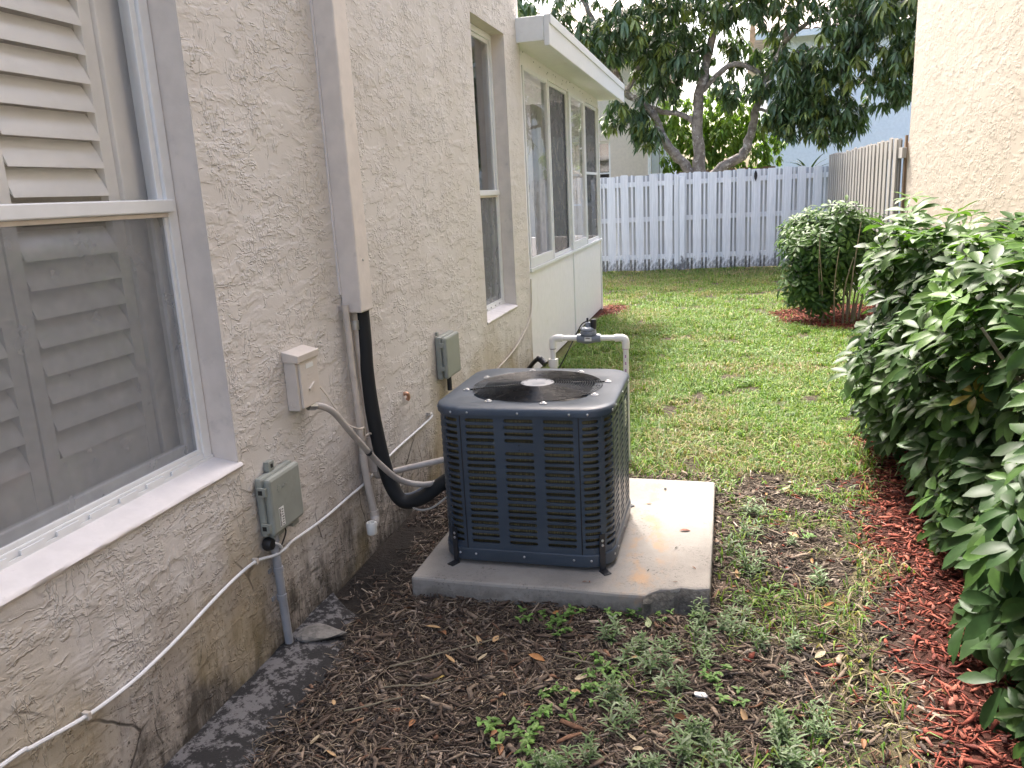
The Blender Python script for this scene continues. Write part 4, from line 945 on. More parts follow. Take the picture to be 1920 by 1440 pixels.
sv = [whorl(rn, 7, .095, .036, [(.048, .105, .028), (.058, .125, .03), (.10, .19, .038), (.04, .085, .03), (.075, .15, .034)][i % 5], pet=.08, seg=3) for i in range(8)]
sm_ = []
for v, f, c in sv:
    me = fast_mesh('shrub_leaf', v, f, c, True); me.materials.append(MT['leaf']); sm_.append(me)
SB = thing('shrub', 'rounded green shrub with bare stems in red mulch before the grey fence', 'shrub', (2.8, 9.9, 0))
pts = []
lobes = [(2.46, 9.70, .80, .30), (2.60, 9.95, 1.02, .27), (2.88, 9.75, 1.06, .27), (3.10, 10.05, .92, .27), (2.80, 10.35, .92, .40), (2.44, 9.62, .44, .26), (2.92, 9.70, .66, .27), (2.68, 9.60, .82, .27), (2.42, 10.05, .95, .24), (3.16, 9.8, .70, .2), (2.62, 9.6, .30, .2)]
for i in range(1150):
    lx, ly, lz, lr = lobes[i % len(lobes)]; a = rn.uniform(0, 2*PI); zz = rn.uniform(-1, 1); q = math.sqrt(1-zz*zz); rr = rn.random()**.4*(1.18 if rn.random() < .12 else 1.0)
    d = Vector((q*math.cos(a), q*math.sin(a), zz)); p = Vector((lx, ly, lz))+d*lr*rr
    if p.z < .10 or p.x > 3.34: continue
    nrm = (d.x*.7-.1, d.y*.6-.25, .65+.4*d.z); vi = rn.choice((2, 4, 1, 7, 2)) if d.z > .3 and rn.random() < .6 else rn.randrange(8)
    pts.append((tuple(p), nrm, rn.uniform(.75, 1.2), vi, rr > .85 and d.y < .2))
foliage(SB, pts, sv, sm_, 260)
for i in range(15):
    a = rn.uniform(0, 2*PI); b0 = Vector((2.80+.26*math.cos(a), 9.85+.35*math.sin(a), -.03)); e = Vector((2.80+.42*math.cos(a), 9.9+.7*math.sin(a), rn.uniform(.7, 1.15)))
    MB().tube(spline([b0, b0.lerp(e, .5)+Vector((rn.uniform(-.06, .06), rn.uniform(-.06, .06), .05)), e], 5), [.012-.008*k/10 for k in range(11)], 6).build('stem', 'stem', SB, True)
for (e, b0) in (((2.25, 9.5, .50), (2.75, 9.7, .02)), ((2.28, 9.6, .85), (2.6, 9.7, .42)), ((2.2, 9.55, .28), (2.7, 9.65, .02))):
    MB().tube(spline([b0, ((b0[0]+e[0])/2, (b0[1]+e[1])/2, (b0[2]+e[2])/2-.03), e], 5), [.012-.007*k/10 for k in range(11)], 6).build('stem', 'stem', SB, True)

# mango tree behind the fence
TR = thing('mango_tree', 'large mango tree with pale forked trunks and drooping dark leaves beyond the white fence', 'tree', (1.2, 17.5, 0))
limbs = [([(1.15, 17.5, -.1), (1.12, 17.5, .9), (1.05, 17.5, 1.6)], .30, .24),
         ([(1.08, 17.5, 1.5), (1.02, 17.5, 2.2), (.99, 17.5, 3.1), (1.10, 17.55, 3.7), (1.22, 17.6, 4.3), (1.42, 17.7, 5.1), (1.55, 17.9, 6.2), (1.4, 18, 7.3)], .20, .06),
         ([(1.0, 17.5, 1.6), (.75, 17.45, 2.0), (.37, 17.4, 2.42), (.16, 17.35, 2.95), (-.1, 17.3, 3.25), (-.49, 17.2, 3.56), (-.70, 17.1, 4.1), (-1.0, 17.0, 4.8), (-1.28, 17, 5.4), (-1.8, 17, 6.4)], .17, .055),
         ([(1.1, 17.55, 1.6), (1.5, 17.6, 1.92), (1.88, 17.6, 2.12), (2.02, 17.6, 2.5), (2.15, 17.6, 3.05), (2.33, 17.6, 3.6), (2.53, 17.6, 4.0), (2.8, 17.7, 4.7), (3.2, 17.8, 5.6), (3.5, 18, 6.6)], .17, .05),
         ([(.98, 17.52, 2.78), (.78, 17.5, 2.95), (.5, 17.5, 3.05), (.2, 17.45, 3.12), (-.05, 17.4, 3.25)], .085, .07),
         ([(1.12, 17.55, 3.45), (1.32, 17.5, 3.66), (1.60, 17.45, 3.86), (1.90, 17.5, 3.84), (2.22, 17.55, 3.66)], .085, .07),
         ([(2.3, 17.55, 3.6), (2.8, 17.2, 3.95), (3.4, 16.6, 3.9), (4.2, 16.0, 3.75)], .07, .03),
         ([(2.6, 17.6, 4.2), (3.2, 17.0, 4.5), (4.0, 16.4, 4.35), (4.9, 16, 4.6)], .07, .03),
         ([(2.15, 17.6, 3.0), (2.6, 17.1, 2.85), (3.1, 16.6, 2.55), (3.5, 16.4, 2.3)], .05, .02),
         ([(-.4, 17.2, 3.5), (-.2, 17.3, 3.9), (.1, 17.4, 4.4), (.3, 17.4, 5.2)], .08, .04),
         ([(-.6, 17.1, 3.7), (-1.3, 16.6, 3.9), (-2.1, 16.1, 4.2), (-2.9, 15.8, 4.5)], .06, .025),
         ([(1.5, 17.8, 5.5), (.6, 17.4, 6.2), (-.4, 17, 6.8)], .06, .03), ([(3.0, 17.7, 5.2), (3.9, 17.4, 5.9), (4.8, 17.2, 6.4)], .06, .03)]
for pth, r0, r1 in limbs:
    sp = spline(pth, 5); n = len(sp)
    sp = [p+Vector((rn.uniform(-1, 1), rn.uniform(-1, 1), rn.uniform(-1, 1)))*.018 for p in sp]
    MB().tube(sp, [.68*(r0+(r1-r0)*i/(n-1))*(1+rn.uniform(-.08, .08)) for i in range(n)], 10).build('trunk' if r0 > .15 else 'limb', 'bark', TR, True)
# leaf cluster: drooping lanceolate leaves round a twig end
def cluster(rnd, n, L, Wd, col, spread=.75):
    V = []; Fq = []; C = []; o = 0
    for k in range(n):
        v, f = leaflet(L*rnd.uniform(.7, 1.15), Wd*rnd.uniform(.8, 1.15), rnd.uniform(.2, .55), .25, 3, .95)
        v[:, 0] += .02; p = -rnd.uniform(.15, 1.25)*spread-.15; cp, sp = math.cos(p), math.sin(p)
        v = np.stack([v[:, 0]*cp-v[:, 2]*sp, v[:, 1], v[:, 0]*sp+v[:, 2]*cp], -1)
        a = 2*PI*k/n*1.618+rnd.uniform(-.3, .3); ca, sa = math.cos(a), math.sin(a)
        v = np.stack([v[:, 0]*ca-v[:, 1]*sa, v[:, 0]*sa+v[:, 1]*ca, v[:, 2]+.10*k/n], -1)
        V.append(v); Fq.append(f+o); o += len(v); C.append(np.tile(np.array(col)*rnd.uniform(.7, 1.25), (len(v), 1)))
    return np.concatenate(V), np.concatenate(Fq), np.concatenate(C)
mcols = [(.092, .15, .062), (.080, .135, .060), (.115, .18, .066), (.094, .155, .078), (.18, .23, .06), (.082, .138, .066)]
mv = [cluster(rn, 12, .23, .056, mcols[i % 6]) for i in range(12)]+[cluster(rn, 9, .20, .014, (.30, .31, .13), -.9)]
def scatter_crown(root, blobs, variants, mat, name='crown', smin=.8, smax=1.25, dens=1.0):
    rv, rf, rc_ = [], [], []; off = 0; rl = np.array(root.location)
    for (cx_, cy_, cz_, rx, ry, rz, n) in blobs:
        for i in range(int(n*dens)):
            a = rn.uniform(0, 2*PI); zz = rn.uniform(-1, 1); q = math.sqrt(1-zz*zz); rr = rn.random()**.4
            p = np.array((cx_+rx*rr*q*math.cos(a), cy_+ry*rr*q*math.sin(a), cz_+rz*rr*zz))
            v, f, c = variants[rn.randrange(len(variants))]; s = rn.uniform(smin, smax)
            M = np.array(rotmat((rn.uniform(-.4, .4), rn.uniform(-.4, .4), 1), rn.uniform(0, 6.28)))*s
            rv.append(v@M.T+p-rl); rf.append(f+off); rc_.append(c); off += len(v)
    me = fast_mesh(name, np.concatenate(rv), np.concatenate(rf), np.concatenate(rc_), True)
    o = link(name, me, mat); o.parent = root; o['kind'] = 'stuff'; return o
blobs = [(-.35, 16.9, 3.05, .55, .6, .38, 34), (.05, 16.9, 2.62, .33, .4, .30, 16), (-1.6, 16.6, 4.3, 1.2, 1.0, .7, 95), (-2.4, 16.2, 5.2, 1.3, 1.2, .9, 90), (-.4, 17.0, 4.6, 1.0, 1.0, .7, 105),
         (.4, 17.2, 4.1, .8, .8, .5, 75), (-.2, 18.0, 4.0, .7, .5, .6, 50), (1.0, 17.0, 5.1, 1.3, 1.1, .6, 95), (2.3, 17.1, 4.9, 1.2, 1.0, .6, 80), (1.75, 17.2, 3.35, .45, .7, .35, 22), (2.9, 16.9, 3.5, .85, .9, .55, 85), (2.7, 16.8, 2.75, .5, .6, .42, 42), (3.5, 16.7, 2.6, .6, .6, .45, 50),
         (3.7, 16.3, 3.7, .9, .8, .55, 85), (4.2, 16.2, 4.5, 1.1, 1.0, .7, 110), (4.6, 15.9, 3.45, .5, .6, .5, 42), (4.9, 16.4, 5.4, 1.3, 1.2, .8, 100), (3.1, 17.3, 5.9, 1.4, 1.3, .8, 90), (.8, 17.4, 6.3, 1.8, 1.5, .9, 120), (-1.2, 17.1, 6.1, 1.5, 1.4, .9, 100), (2.2, 17.8, 7.3, 2.0, 1.6, .9, 90), (-.6, 17.8, 7.4, 2.0, 1.5, .8, 80), (1.2, 18.3, 4.2, .9, .5, .6, 40), (.3, 17.5, 3.5, .5, .5, .25, 14), (3.3, 16.9, 2.9, .9, .6, .5, 60), (4.3, 16.0, 3.1, .45, .5, .4, 26), (2.3, 17.9, 4.1, .8, .5, .5, 36), (-2.6, 17.2, 4.4, .9, .8, .8, 60), (0.4, 18.2, 4.9, 1.0, .6, .6, 50), (5.4, 16.0, 4.2, .7, .8, .8, 70), (4.0, 17.2, 4.9, 1.2, .8, .6, 60)]
scatter_crown(TR, blobs, mv, 'mango', dens=1.22)
# sunlit bushes behind the fence
bv = [cluster(rn, 12, .12, .05, c, 1.0) for c in ((.24, .36, .06), (.29, .40, .07), (.17, .28, .05))]
for i, (lb, bl) in enumerate((('sunlit yellow green bush under the mango tree behind the white fence', [(.95, 20.6, 2.2, .95, .5, 1.1, 260), (1.6, 20.7, 3.0, .8, .5, .9, 200), (.4, 20.8, 3.0, .7, .4, .8, 130), (2.3, 20.7, 2.4, .6, .5, .8, 130)]),
                              ('low green bush behind the white fence near the pale house wall', [(.45, 20.6, 1.6, .45, .4, .6, 80)]))):
    Bq = thing('bush', lb, 'bush', (bl[0][0], bl[0][1], 0)); scatter_crown(Bq, bl, bv, 'bush', 'foliage', .8, 1.4)
    for k in range(4): MB().tube(spline([(bl[0][0]+rn.uniform(-.15, .15), bl[0][1], -.05), (bl[0][0]+rn.uniform(-.4, .4), bl[0][1], 1.0), (bl[0][0]+rn.uniform(-.6, .6), bl[0][1], bl[0][2])], 4), .02, 6).build('stem', 'stem', Bq, True)
# spiky plant above the corner of the fence
SP = thing('spiky_plant', 'strap leaved plant fanning out above the white fence near the corner', 'plant', (3.1, 16.75, 0))
MB().tube([(3.1, 16.75, -.02), (3.1, 16.75, 1.7)], [.05, .035], 8).build('stem', 'stem', SP, True)
for k in range(16):
    v, f = leaflet(rn.uniform(.4, .6), .05, rn.uniform(.1, .9), .3, 5, .8); a = rn.uniform(0, 2*PI); p = rn.uniform(.5, 1.3)
    v = np.stack([v[:, 0]*math.cos(p)-v[:, 2]*math.sin(p), v[:, 1], v[:, 0]*math.sin(p)+v[:, 2]*math.cos(p)], -1); v = np.stack([v[:, 0]*math.cos(a)-v[:, 1]*math.sin(a), v[:, 0]*math.sin(a)+v[:, 1]*math.cos(a), v[:, 2]+1.65], -1)+np.array((3.1, 16.75, 0))
    link('leaf', fast_mesh('leaf', v, f, np.tile((.06, .11, .03), (len(v), 1)), True), 'bush', SP)
# dead leaf caught on the fence
v, f = leaflet(.20, .06, .3, .5, 4); v = np.stack([v[:, 1]+2.10, 15.945+.02*v[:, 0]+.1*v[:, 2], 1.80-v[:, 0]], -1)
link('dead_leaf', fast_mesh('dead_leaf', v, f, np.tile((.035, .03, .03), (len(v), 1)), True), 'dead', None, label='dark withered leaf hanging on the white fence below the tree', category='leaf')

# ------------------------------------------------------------------ lawn, mulch, litter
def blades(n, x, y, hgt, wid, lean, col, name, mat, label, cat, root=None):
    az = RNG.uniform(0, 2*PI, n); z0 = ground_h(x, y)-.006
    d = np.stack([np.cos(az), np.sin(az), np.zeros(n)], -1); w = np.stack([-np.sin(az), np.cos(az), np.zeros(n)], -1)*(wid/2)[:, None]
    b = np.stack([x, y, z0], -1); mid = b+d*(lean*hgt*.35)[:, None]+np.array([0, 0, 1])*(hgt*.62)[:, None]
    tip = b+d*(lean*hgt)[:, None]+np.array([0, 0, 1])*(hgt*np.clip(1.0-.35*lean, .15, 1))[:, None]
    V = np.stack([b-w, b+w, mid+w*.8, mid-w*.8, tip+w*.12, tip-w*.12], 1).reshape(-1, 3)
    k = np.arange(n)[:, None]*6; F = np.concatenate([k+np.array([[0, 1, 2, 3]]), k+np.array([[3, 2, 4, 5]])], 0)
    C = np.repeat(col, 6, axis=0)
    o = link(name, fast_mesh(name, V, F, C, True), mat, None, label=label, category=cat, kind='stuff'); return o
def sample(n, x0, x1, y0, y1, mask, power=None):
    x = RNG.uniform(x0, x1, n); y = RNG.uniform(y0, y1, n); keep = RNG.random(n) < mask(x, y); return x[keep], y[keep]
X_, Y_ = [], []
a, b = sample(26000, -2.5, .05, 11.0, 16.0, lambda x, y: lawn_mask(x, y)); X2_, Y2_ = a, b
for (n, y0, y1) in ((30000, 1.3, 4.2), (95000, 4.0, 6.5), (80000, 6.5, 10), (65000, 10, 16.0)):
    a, b = sample(n, .0, 3.4, y0, y1, lambda x, y: lawn_mask(x, y)); X_.append(a); Y_.append(b)
gx_, gy_ = np.concatenate(X_), np.concatenate(Y_); ok = gx_ > .04; gx_, gy_ = np.concatenate([gx_[ok], X2_]), np.concatenate([gy_[ok], Y2_]); n = len(gx_)
pal = np.array([[.145, .27, .036], [.20, .33, .045], [.11, .22, .036], [.26, .34, .065], [.12, .22, .05]])
col = pal[RNG.integers(0, 5, n)]*RNG.uniform(.75, 1.2, (n, 1))
dry = (RNG.random(n) < .07+.52*dry_mask(gx_, gy_)); col[dry] = np.array([.42, .335, .19])*RNG.uniform(.6, 1.15, (dry.sum(), 1))
tuft = fbm(gx_*3+2, gy_*3, 3)
blades(n, gx_, gy_, RNG.uniform(.025, .075, n)*(.35+1.5*tuft), RNG.uniform(.0035, .0075, n)*(1+.03*gy_), RNG.uniform(.2, 1.8, n), col, 'lawn_grass', 'grass', 'short patchy green and dry lawn grass between the houses', 'grass')
# creeping broad leaves through the lawn
x, y = sample(42000, .1, 3.35, 4.1, 11, lambda x, y: lawn_mask(x, y)*sstep(.47, .60, fbm(x*1.9+50, y*1.9+7, 3))); n = len(x)
az = RNG.uniform(0, 2*PI, n); L = RNG.uniform(.008, .017, n); el = RNG.uniform(-.1, .7, n); c_ = np.stack([x, y, ground_h(x, y)+RNG.uniform(.012, .045, n)], -1)
d = np.stack([np.cos(az)*np.cos(el), np.sin(az)*np.cos(el), np.sin(el)], -1)*L[:, None]; w = np.stack([-np.sin(az), np.cos(az), RNG.uniform(-.4, .4, n)], -1)*(L*.42)[:, None]
V = np.stack([c_-d, c_+w-d*.1, c_+d, c_-w-d*.1], 1).reshape(-1, 3); F = np.arange(4*n).reshape(-1, 4)
col = np.array([[.17, .29, .08], [.22, .33, .12], [.13, .24, .06]])[RNG.integers(0, 3, n)]*RNG.uniform(.8, 1.2, (n, 1))
link('ground_cover', fast_mesh('ground_cover', V, F, np.repeat(col, 4, 0)), 'weed', None, label='small creeping broad leaves mixed through the lawn', category='ground cover', kind='stuff')

def chips(x, y, L, Wd, T, col, zoff, tilt, name, label, cat):
    n = len(x); az = RNG.uniform(0, 2*PI, n); pt_ = RNG.normal(0, tilt, n); rl_ = RNG.normal(0, tilt*1.6, n); bend = RNG.normal(0, .16, n)*L
    loc = np.zeros((n, 12, 3)); hx = np.stack([-L/2, np.zeros(n), L/2], 1); tw = np.stack([RNG.uniform(.35, 1, n), np.ones(n), RNG.uniform(.2, .9, n)], 1)
    for i in range(3):
        bz = bend if i == 1 else -bend*.3
        for j, (sy, sz) in enumerate(((-1, -1), (1, -1), (1, 1), (-1, 1))):
            loc[:, i*4+j, 0] = hx[:, i]; loc[:, i*4+j, 1] = sy*Wd/2*tw[:, i]+(bend*.6 if i == 1 else 0); loc[:, i*4+j, 2] = sz*T/2+bz*.5
    cr, sr = np.cos(rl_)[:, None], np.sin(rl_)[:, None]; Y1 = loc[..., 1]*cr-loc[..., 2]*sr; Z1 = loc[..., 1]*sr+loc[..., 2]*cr
    cp, sp = np.cos(pt_)[:, None], np.sin(pt_)[:, None]; X2 = loc[..., 0]*cp+Z1*sp; Z2 = -loc[..., 0]*sp+Z1*cp
    ca, sa = np.cos(az)[:, None], np.sin(az)[:, None]
    V = np.stack([X2*ca-Y1*sa+x[:, None], X2*sa+Y1*ca+y[:, None], Z2+(ground_h(x, y)+zoff)[:, None]], -1).reshape(-1, 3)
    k = np.arange(n)[:, None]*12; q = [(0, 3, 2, 1), (8, 9, 10, 11)]
    for i in (0, 4):
        for j in range(4): q.append((i+j, i+(j+1) % 4, i+4+(j+1) % 4, i+4+j))
    F = np.concatenate([k+np.array([t]) for t in q], 0)
    return link(name, fast_mesh(name, V, F, np.repeat(col, 12, 0)), 'chip', None, label=label, category=cat, kind='stuff')
def brown_mask(x, y):
    x = np.asarray(x, float); y = np.asarray(y, float)
    n = fbm(x*3+40, y*3, 3); pad = (x > .35) & (x < 1.54) & (y > 2.83) & (y < 4.08)
    d = sstep(.04, .40, x+.25*(n-.45)+.12*(y-2))*sstep(2.45, 2.15, x+.3*(n-.45))*sstep(4.6, 4.0, y)*(.55+.45*sstep(2.0, 1.7, x))
    d = d*(1-.55*lawn_mask(x, y))*(1-red_mask(x, y))
    leftstrip = (x < .34) & (y > 2.4) & (y < 4.4)
    return np.where(pad, 0, np.maximum(d, np.where(leftstrip, .7*sstep(.10, .30, x+.15*(n-.45)), 0))*np.where((y > 2.45) & (y < 3.5), sstep(.06, .34, x+.2*(n-.45)), 1))
x, y = sample(52000, .03, 2.4, 1.15, 4.6, lambda x, y: np.maximum(brown_mask(x, y), .22*(x < .4)*(y < 3))); n = len(x)
L = RNG.gamma(2.2, .015, n)+.010; Wd = np.clip(RNG.gamma(1.6, .0024, n)+.0013, 0, .016); T = RNG.uniform(.001, .0032, n)
pal = np.array([[.075, .055, .044], [.115, .085, .066], [.18, .137, .106], [.29, .235, .19], [.042, .034, .03], [.40, .33, .26], [.20, .115, .075]])
col = pal[RNG.choice(7, n, p=[.24, .24, .2, .13, .11, .04, .04])]*RNG.uniform(.7, 1.25, (n, 1))
chips(x, y, L, Wd, T, col, RNG.uniform(-.002, .016, n), .16, 'brown_mulch', 'old brown shredded bark mulch in front of the concrete pad', 'mulch')
x, y = sample(52000, 1.55, 3.4, 1.2, 11.4, lambda x, y: red_mask(x, y)*np.where(y < 6, 1, .75)); n1 = len(x)
x2, y2 = sample(700, .0, .5, 10.1, 11.3, red_mask); x3, y3 = sample(900, 1.6, 2.3, 1.6, 5.0, lambda x, y: .35*sstep(1.5, 2.1, x)*(1-red_mask(x, y))); x = np.concatenate([x, x2, x3]); y = np.concatenate([y, y2, y3]); n = len(x)
L = RNG.gamma(2.6, .0115, n)+.008; Wd = np.clip(RNG.gamma(1.9, .0028, n)+.0018, 0, .018); T = RNG.uniform(.0015, .005, n)
pal = np.array([[.29, .072, .045], [.23, .056, .036], [.34, .105, .068], [.125, .032, .024], [.34, .135, .10], [.085, .03, .024]])
col = pal[RNG.choice(6, n, p=[.3, .24, .18, .14, .07, .07])]*RNG.uniform(.75, 1.2, (n, 1))
chips(x, y, L, Wd, T, col, RNG.uniform(0, .022, n), .2, 'red_mulch', 'bright red dyed wood mulch under the hedge and shrub', 'mulch')

x, y = sample(1300, .25, 2.1, 1.15, 4.5, brown_mask); n = len(x)
pal = np.array([[.16, .115, .085], [.26, .20, .15], [.10, .072, .055], [.36, .28, .21], [.22, .12, .075]])
chips(x, y, RNG.uniform(.04, .10, n), RNG.uniform(.007, .019, n), RNG.uniform(.003, .007, n), pal[RNG.choice(5, n, p=[.35, .2, .3, .07, .08])]*RNG.uniform(.7, 1.2, (n, 1)), RNG.uniform(.004, .020, n), .14, 'bark_chunks', 'larger weathered bark chunks scattered over the brown mulch', 'mulch')
x, y = sample(9000, .15, 2.15, 1.15, 4.9, lambda x, y: np.maximum(brown_mask(x, y), .5*(1-red_mask(x, y))*(y < 4.9)*~((x > .33) & (x < 1.56) & (y > 2.80) & (y < 4.10)))); n = len(x)
chips(x, y, RNG.uniform(.02, .09, n), RNG.uniform(.0010, .0024, n), RNG.uniform(.0008, .0016, n), np.array([.36, .29, .205])*RNG.uniform(.35, 1.2, (n, 1)), RNG.uniform(.006, .020, n), .12, 'dry_straw', 'dry straw and thin stalks strewn over the soil', 'straw')
x, y = sample(5200, .1, 3.3, 3.9, 12, lambda x, y: lawn_mask(x, y)*sstep(.40, .6, fbm(x*2.6+5, y*2.6+1, 3))); n = len(x)
blades(n, x, y, RNG.uniform(.05, .10, n), RNG.uniform(.007, .012, n), RNG.uniform(.4, 2.2, n), np.array([[.17, .29, .06], [.22, .34, .08], [.36, .34, .14]])[RNG.integers(0, 3, n)]*RNG.uniform(.75, 1.15, (n, 1)), 'coarse_grass', 'grass', 'coarse broad grass blades standing out of the lawn', 'grass')
# mossy cement footing sliver along the wall
tm = NT('blackened_cement'); nn = tm.noise(34, 7, .75); n3 = tm.noise(7, 4, .6); ms = tm.ramp(tm.math('ADD', tm.math('MULTIPLY', nn, .7), tm.math('MULTIPLY', n3, .5)), .58, .66); tm.base(tm.mix(ms, (.030, .029, .029), (.155, .148, .148)), .9, 0, .2); tm.bump(nn, .6, .008)
vs = []; n = 30
for i in range(n):
    y = 1.0+1.75*i/(n-1); w = (.34-.14*sstep(1.7, 2.6, y)+.05*math.sin(y*9)) if y < 2.6 else .2*(2.75-y)/.15+.02
    for k in range(6): t = k/5; vs.append((.004+t*float(w), y, .006+.010*random.random()-.035*t**3))
MB().add(vs, [(i*6+k, (i+1)*6+k, (i+1)*6+k+1, i*6+k+1)[::-1] for i in range(n-1) for k in range(5)]).build('footing', tm.m, None, 'all', label='blackened cement footing strip at the foot of the stucco wall', category='footing')

# stone beside the conduit
def rock(name, c, size, seed, mat, label, cat):
    import bmesh as bmm
    bm = bmm.new(); bmm.ops.create_icosphere(bm, subdivisions=3, radius=1); rr = random.Random(seed)
    offs = [Vector((rr.uniform(-1, 1), rr.uniform(-1, 1), rr.uniform(-1, 1))).normalized() for _ in range(14)]
    for v in bm.verts:
        d = v.co.normalized(); s = min([1.0]+[.62/max(.05, d.dot(o)) if d.dot(o) > .62 else 1.0 for o in offs]); s *= rr.uniform(.97, 1.03); v.co = Vector((d.x*size[0], d.y*size[1], d.z*size[2]))*s
    me = bpy.data.meshes.new(name); bm.to_mesh(me); bm.free(); o = link(name, me, mat, None, label=label, category=cat); o.location = c; return o
o = rock('stone', (.105, 2.44, .016), (.112, .066, .032), 11, 'rock', 'flat pointed grey stone lying beside the foot of the grey conduit', 'stone'); o.rotation_euler = (.1, .12, .35)
o = rock('white_fragment', (1.53, 2.305, .018), (.034, .016, .010), 8, 'shell', 'small white fragment lying on the bare soil', 'fragment'); o.rotation_euler = (0, .2, .25)

# weeds: two kinds, several shapes of each
def weed_narrow(rnd):
    V = []; Fq = []; C = []; o = 0
    for s in range(rnd.randint(3, 6)):
        bx, by = rnd.uniform(-.04, .04), rnd.uniform(-.04, .04); hh = rnd.uniform(.035, .095); lx, ly = rnd.uniform(-.3, .3), rnd.uniform(-.3, .3); nl = rnd.randint(11, 17)
        sv_ = np.array([(.0015, 0, .001), (-.0015, 0, .001), (bx-.001, by, .004), (bx+.001, by, .004), (bx-.0008, by, hh), (bx+.0008, by, hh)]); V.append(sv_); Fq.append(np.array([(0, 1, 2, 3), (3, 2, 4, 5)])+o); o += 6; C.append(np.tile((.12, .15, .06), (6, 1)))
        for k in range(nl):
            t = k/nl; v, f = leaflet(rnd.uniform(.028, .055)*(1-.35*t), rnd.uniform(.006, .0095), rnd.uniform(.1, .7), .3, 3, .9); p = rnd.uniform(-.05, .5)+.7*t; a = k*2.4+rnd.uniform(-.2, .2)
            v = np.stack([v[:, 0]*math.cos(p)-v[:, 2]*math.sin(p), v[:, 1], v[:, 0]*math.sin(p)+v[:, 2]*math.cos(p)], -1); v = np.stack([v[:, 0]*math.cos(a)-v[:, 1]*math.sin(a)+bx+lx*hh*t, v[:, 0]*math.sin(a)+v[:, 1]*math.cos(a)+by+ly*hh*t, v[:, 2]+hh*t+.004], -1)
            V.append(v); Fq.append(f+o); o += len(v); C.append(np.tile(np.array(rnd.choice([(.20, .28, .14), (.16, .25, .10), (.27, .33, .21), (.13, .22, .085)]))*rnd.uniform(.8, 1.2), (len(v), 1)))
    return np.concatenate(V), np.concatenate(Fq), np.concatenate(C)
def weed_broad(rnd):
    V = []; Fq = []; C = []; o = 0
    for s in range(rnd.randint(4, 8)):
        bx, by = rnd.uniform(-.055, .055), rnd.uniform(-.045, .045); hh = rnd.uniform(.012, .05)
        sv_ = np.array([(.0015, 0, .001), (-.0015, 0, .001), (bx-.001, by, .004), (bx+.001, by, .004), (bx-.0008, by, hh), (bx+.0008, by, hh)]); V.append(sv_); Fq.append(np.array([(0, 1, 2, 3), (3, 2, 4, 5)])+o); o += 6; C.append(np.tile((.12, .15, .06), (6, 1)))
        for k in range(rnd.randint(5, 8)):
            v, f = leaflet(rnd.uniform(.014, .028), rnd.uniform(.009, .015), rnd.uniform(.05, .35), .25, 3, 1.0); p = rnd.uniform(-.15, .55); a = k*2.1+rnd.uniform(-.3, .3)
            v = np.stack([v[:, 0]*math.cos(p)-v[:, 2]*math.sin(p), v[:, 1], v[:, 0]*math.sin(p)+v[:, 2]*math.cos(p)], -1); v = np.stack([v[:, 0]*math.cos(a)-v[:, 1]*math.sin(a)+bx, v[:, 0]*math.sin(a)+v[:, 1]*math.cos(a)+by, v[:, 2]+hh*(.6+.4*k/8)+.004], -1)
            V.append(v); Fq.append(f+o); o += len(v); C.append(np.tile(np.array(rnd.choice([(.16, .31, .07), (.14, .27, .06), (.20, .34, .09)]))*rnd.uniform(.8, 1.2), (len(v), 1)))
    return np.concatenate(V), np.concatenate(Fq), np.concatenate(C)
wr = random.Random(77)
nm = [fast_mesh('narrow_weed', *weed_narrow(wr), True) for _ in range(7)]; bm_ = [fast_mesh('broad_weed', *weed_broad(wr), True) for _ in range(6)]
for me in nm+bm_: me.materials.append(MT['weed'])
narrow = [(1.30, 2.55), (1.22, 2.63), (1.38, 2.60), (1.47, 2.68), (1.33, 2.46), (1.42, 2.42), (1.50, 2.53), (1.36, 2.36), (1.45, 2.31), (1.28, 2.20), (1.36, 2.14), (1.43, 2.20), (1.50, 2.12), (1.33, 2.03), (1.22, 1.98), (1.14, 1.94), (1.47, 2.03), (1.60, 2.05), (1.72, 2.10), (1.80, 2.22), (1.87, 2.30), (1.90, 2.20), (1.78, 2.02), (1.68, 2.65), (1.62, 2.75), (1.70, 2.88), (1.64, 3.0), (1.72, 3.2), (1.63, 3.4), (1.68, 3.62), (1.75, 3.85), (1.86, 3.5), (1.92, 3.1), (1.55, 2.82), (1.88, 2.62), (1.75, 2.42), (1.66, 1.95), (1.86, 1.98), (1.55, 1.92), (1.42, 1.92)]
broad = [(1.02, 2.72), (1.00, 2.62), (1.20, 2.775), (1.27, 2.775), (1.47, 2.82), (1.38, 2.80), (1.06, 2.25), (1.10, 2.12), (1.18, 2.25), (1.02, 2.05), (1.07, 1.98), (.86, 2.70), (1.25, 2.34), (1.17, 2.38), (1.56, 2.42), (1.62, 2.30), (1.95, 3.6), (1.80, 3.05), (.93, 2.0), (1.08, 1.90)]
for k, (x, y) in enumerate(narrow):
    for rep in range(1 if k % 3 else 2):
        xx, yy = x+wr.uniform(-.05, .05), y+wr.uniform(-.05, .05); o = bpy.data.objects.new('narrow_leaf_weed', nm[wr.randrange(7)]); COL.objects.link(o); s = wr.uniform(.65, 1.15); o.location = (xx, yy, float(ground_h(xx, yy))-.002); o.rotation_euler = (0, 0, wr.uniform(0, 6.28)); o.scale = (s, s, s*wr.uniform(.7, 1.1))
        o['label'] = ('narrow leaved grey green weed rooted beside the long edge of the concrete pad' if yy > 2.72 else 'narrow leaved grey green weed near the red mulch edge' if xx > 1.62 else 'narrow leaved grey green weed in brown mulch before the broken pad corner' if yy > 2.25 else 'narrow leaved grey green weed in soil well away from the pad'); o['category'] = 'weed'; o['group'] = 'narrow leaved weeds'
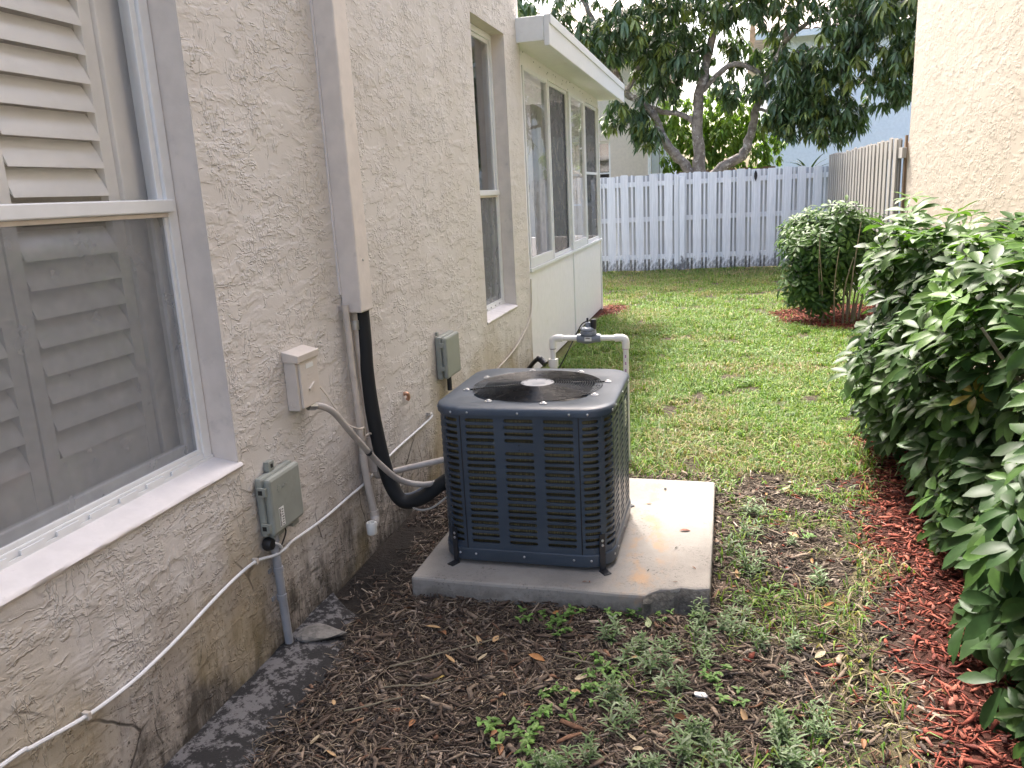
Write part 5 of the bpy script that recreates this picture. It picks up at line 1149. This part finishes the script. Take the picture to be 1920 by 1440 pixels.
for k, (x, y) in enumerate(broad):
    o = bpy.data.objects.new('broad_leaf_weed', bm_[k % 6]); COL.objects.link(o); s = wr.uniform(.7, 1.2); o.location = (x, y, float(ground_h(x, y))+.002); o.rotation_euler = (0, 0, wr.uniform(0, 6.28)); o.scale = (s, s, s)
    o['label'] = 'bright green broad leaved weed sprouting against the concrete pad' if 2.74 < y < 2.9 else 'bright green broad leaved weed among the narrow grey green weeds' if x > 1.12 else 'bright green broad leaved weed alone in the brown mulch'; o['category'] = 'weed'; o['group'] = 'broad leaved weeds'
# fallen leaves
fl_m = []
for c in ((.42, .20, .07), (.50, .33, .17), (.32, .15, .07), (.46, .38, .26), (.55, .40, .12), (.26, .32, .16)):
    v, f = leaflet(.055, .026, wr.uniform(-.4, .5), wr.uniform(.1, .9), 4, 1.0); v[:, 0] -= .027; me = fast_mesh('fallen_leaf', v, f, np.tile(c, (len(v), 1)), True); me.materials.append(MT['dead']); fl_m.append(me)
for k in range(120):
    x, y = wr.uniform(.35, 2.1), wr.uniform(1.5, 4.2)
    if .30 < x < 1.58 and 2.76 < y < 4.12: continue
    fk = wr.choices(range(6), (4, 4, 4, 4, 1, 1))[0]; o = bpy.data.objects.new('fallen_leaf', fl_m[fk]); COL.objects.link(o); s = wr.uniform(.45, 1.05); o.location = (x, y, float(ground_h(x, y))+.016); o.rotation_euler = (wr.uniform(-.5, .5), wr.uniform(-.4, .4), wr.uniform(0, 6.28)); o.scale = (s, s, s)
    o['label'] = ('orange', 'tan', 'russet brown', 'pale buff', 'yellow', 'grey green')[fk]+' fallen leaf lying '+('before the concrete pad' if x < 1.57 else 'between the pad and the red mulch'); o['category'] = 'leaf'; o['group'] = 'dry fallen leaves'
# twigs
tw = [((.46, 2.28), (.80, 2.52)), ((.50, 2.16), (.72, 2.24)), ((1.02, 2.44), (1.26, 2.42)), ((1.20, 2.46), (1.34, 2.28)), ((1.06, 2.36), (1.18, 2.40)), ((.42, 2.02), (.58, 2.12)), ((.62, 2.60), (.74, 2.45)), ((1.40, 2.05), (1.48, 1.98))]
for (a, b) in tw:
    pts_ = [(a[0]+(b[0]-a[0])*t+wr.uniform(-.008, .008), a[1]+(b[1]-a[1])*t+wr.uniform(-.008, .008), float(ground_h(a[0]+(b[0]-a[0])*t, a[1]+(b[1]-a[1])*t))+.020) for t in (0, .25, .5, .75, 1)]
    MB().tube(spline(pts_, 3), .0028, 5).build('twig', 'stem', None, True, label='thin dry twig lying across the brown mulch', category='twig', group='twigs on the mulch')
# litter on the pad
for k, (x, y, L, c) in enumerate(((1.40, 3.42, .055, (.30, .10, .06)), (1.30, 3.92, .04, (.03, .03, .03)), (1.25, 3.72, .03, (.25, .13, .06)), (1.40, 3.25, .02, (.05, .04, .03)), (1.47, 3.07, .022, (.30, .16, .1)), (1.05, 2.87, .02, (.22, .09, .05)), (1.08, 2.87, .018, (.25, .1, .06)), (1.42, 2.93, .02, (.2, .12, .08)), (1.30, 3.02, .016, (.06, .05, .04)))):
    me = fast_mesh('debris', *leaflet(L, L*.35, .1, .5, 3), np.tile(c, (12, 1)), True); o = link('bark_bit', me, 'dead', None, label=('reddish' if c[0] > .28 else 'brown' if c[0] > .15 else 'blackish')+' bit of bark lying on the concrete pad', category='debris', group='bark bits on the pad'); o.location = (x, y, .084); o.rotation_euler = (0, 0, .3+k*1.3)
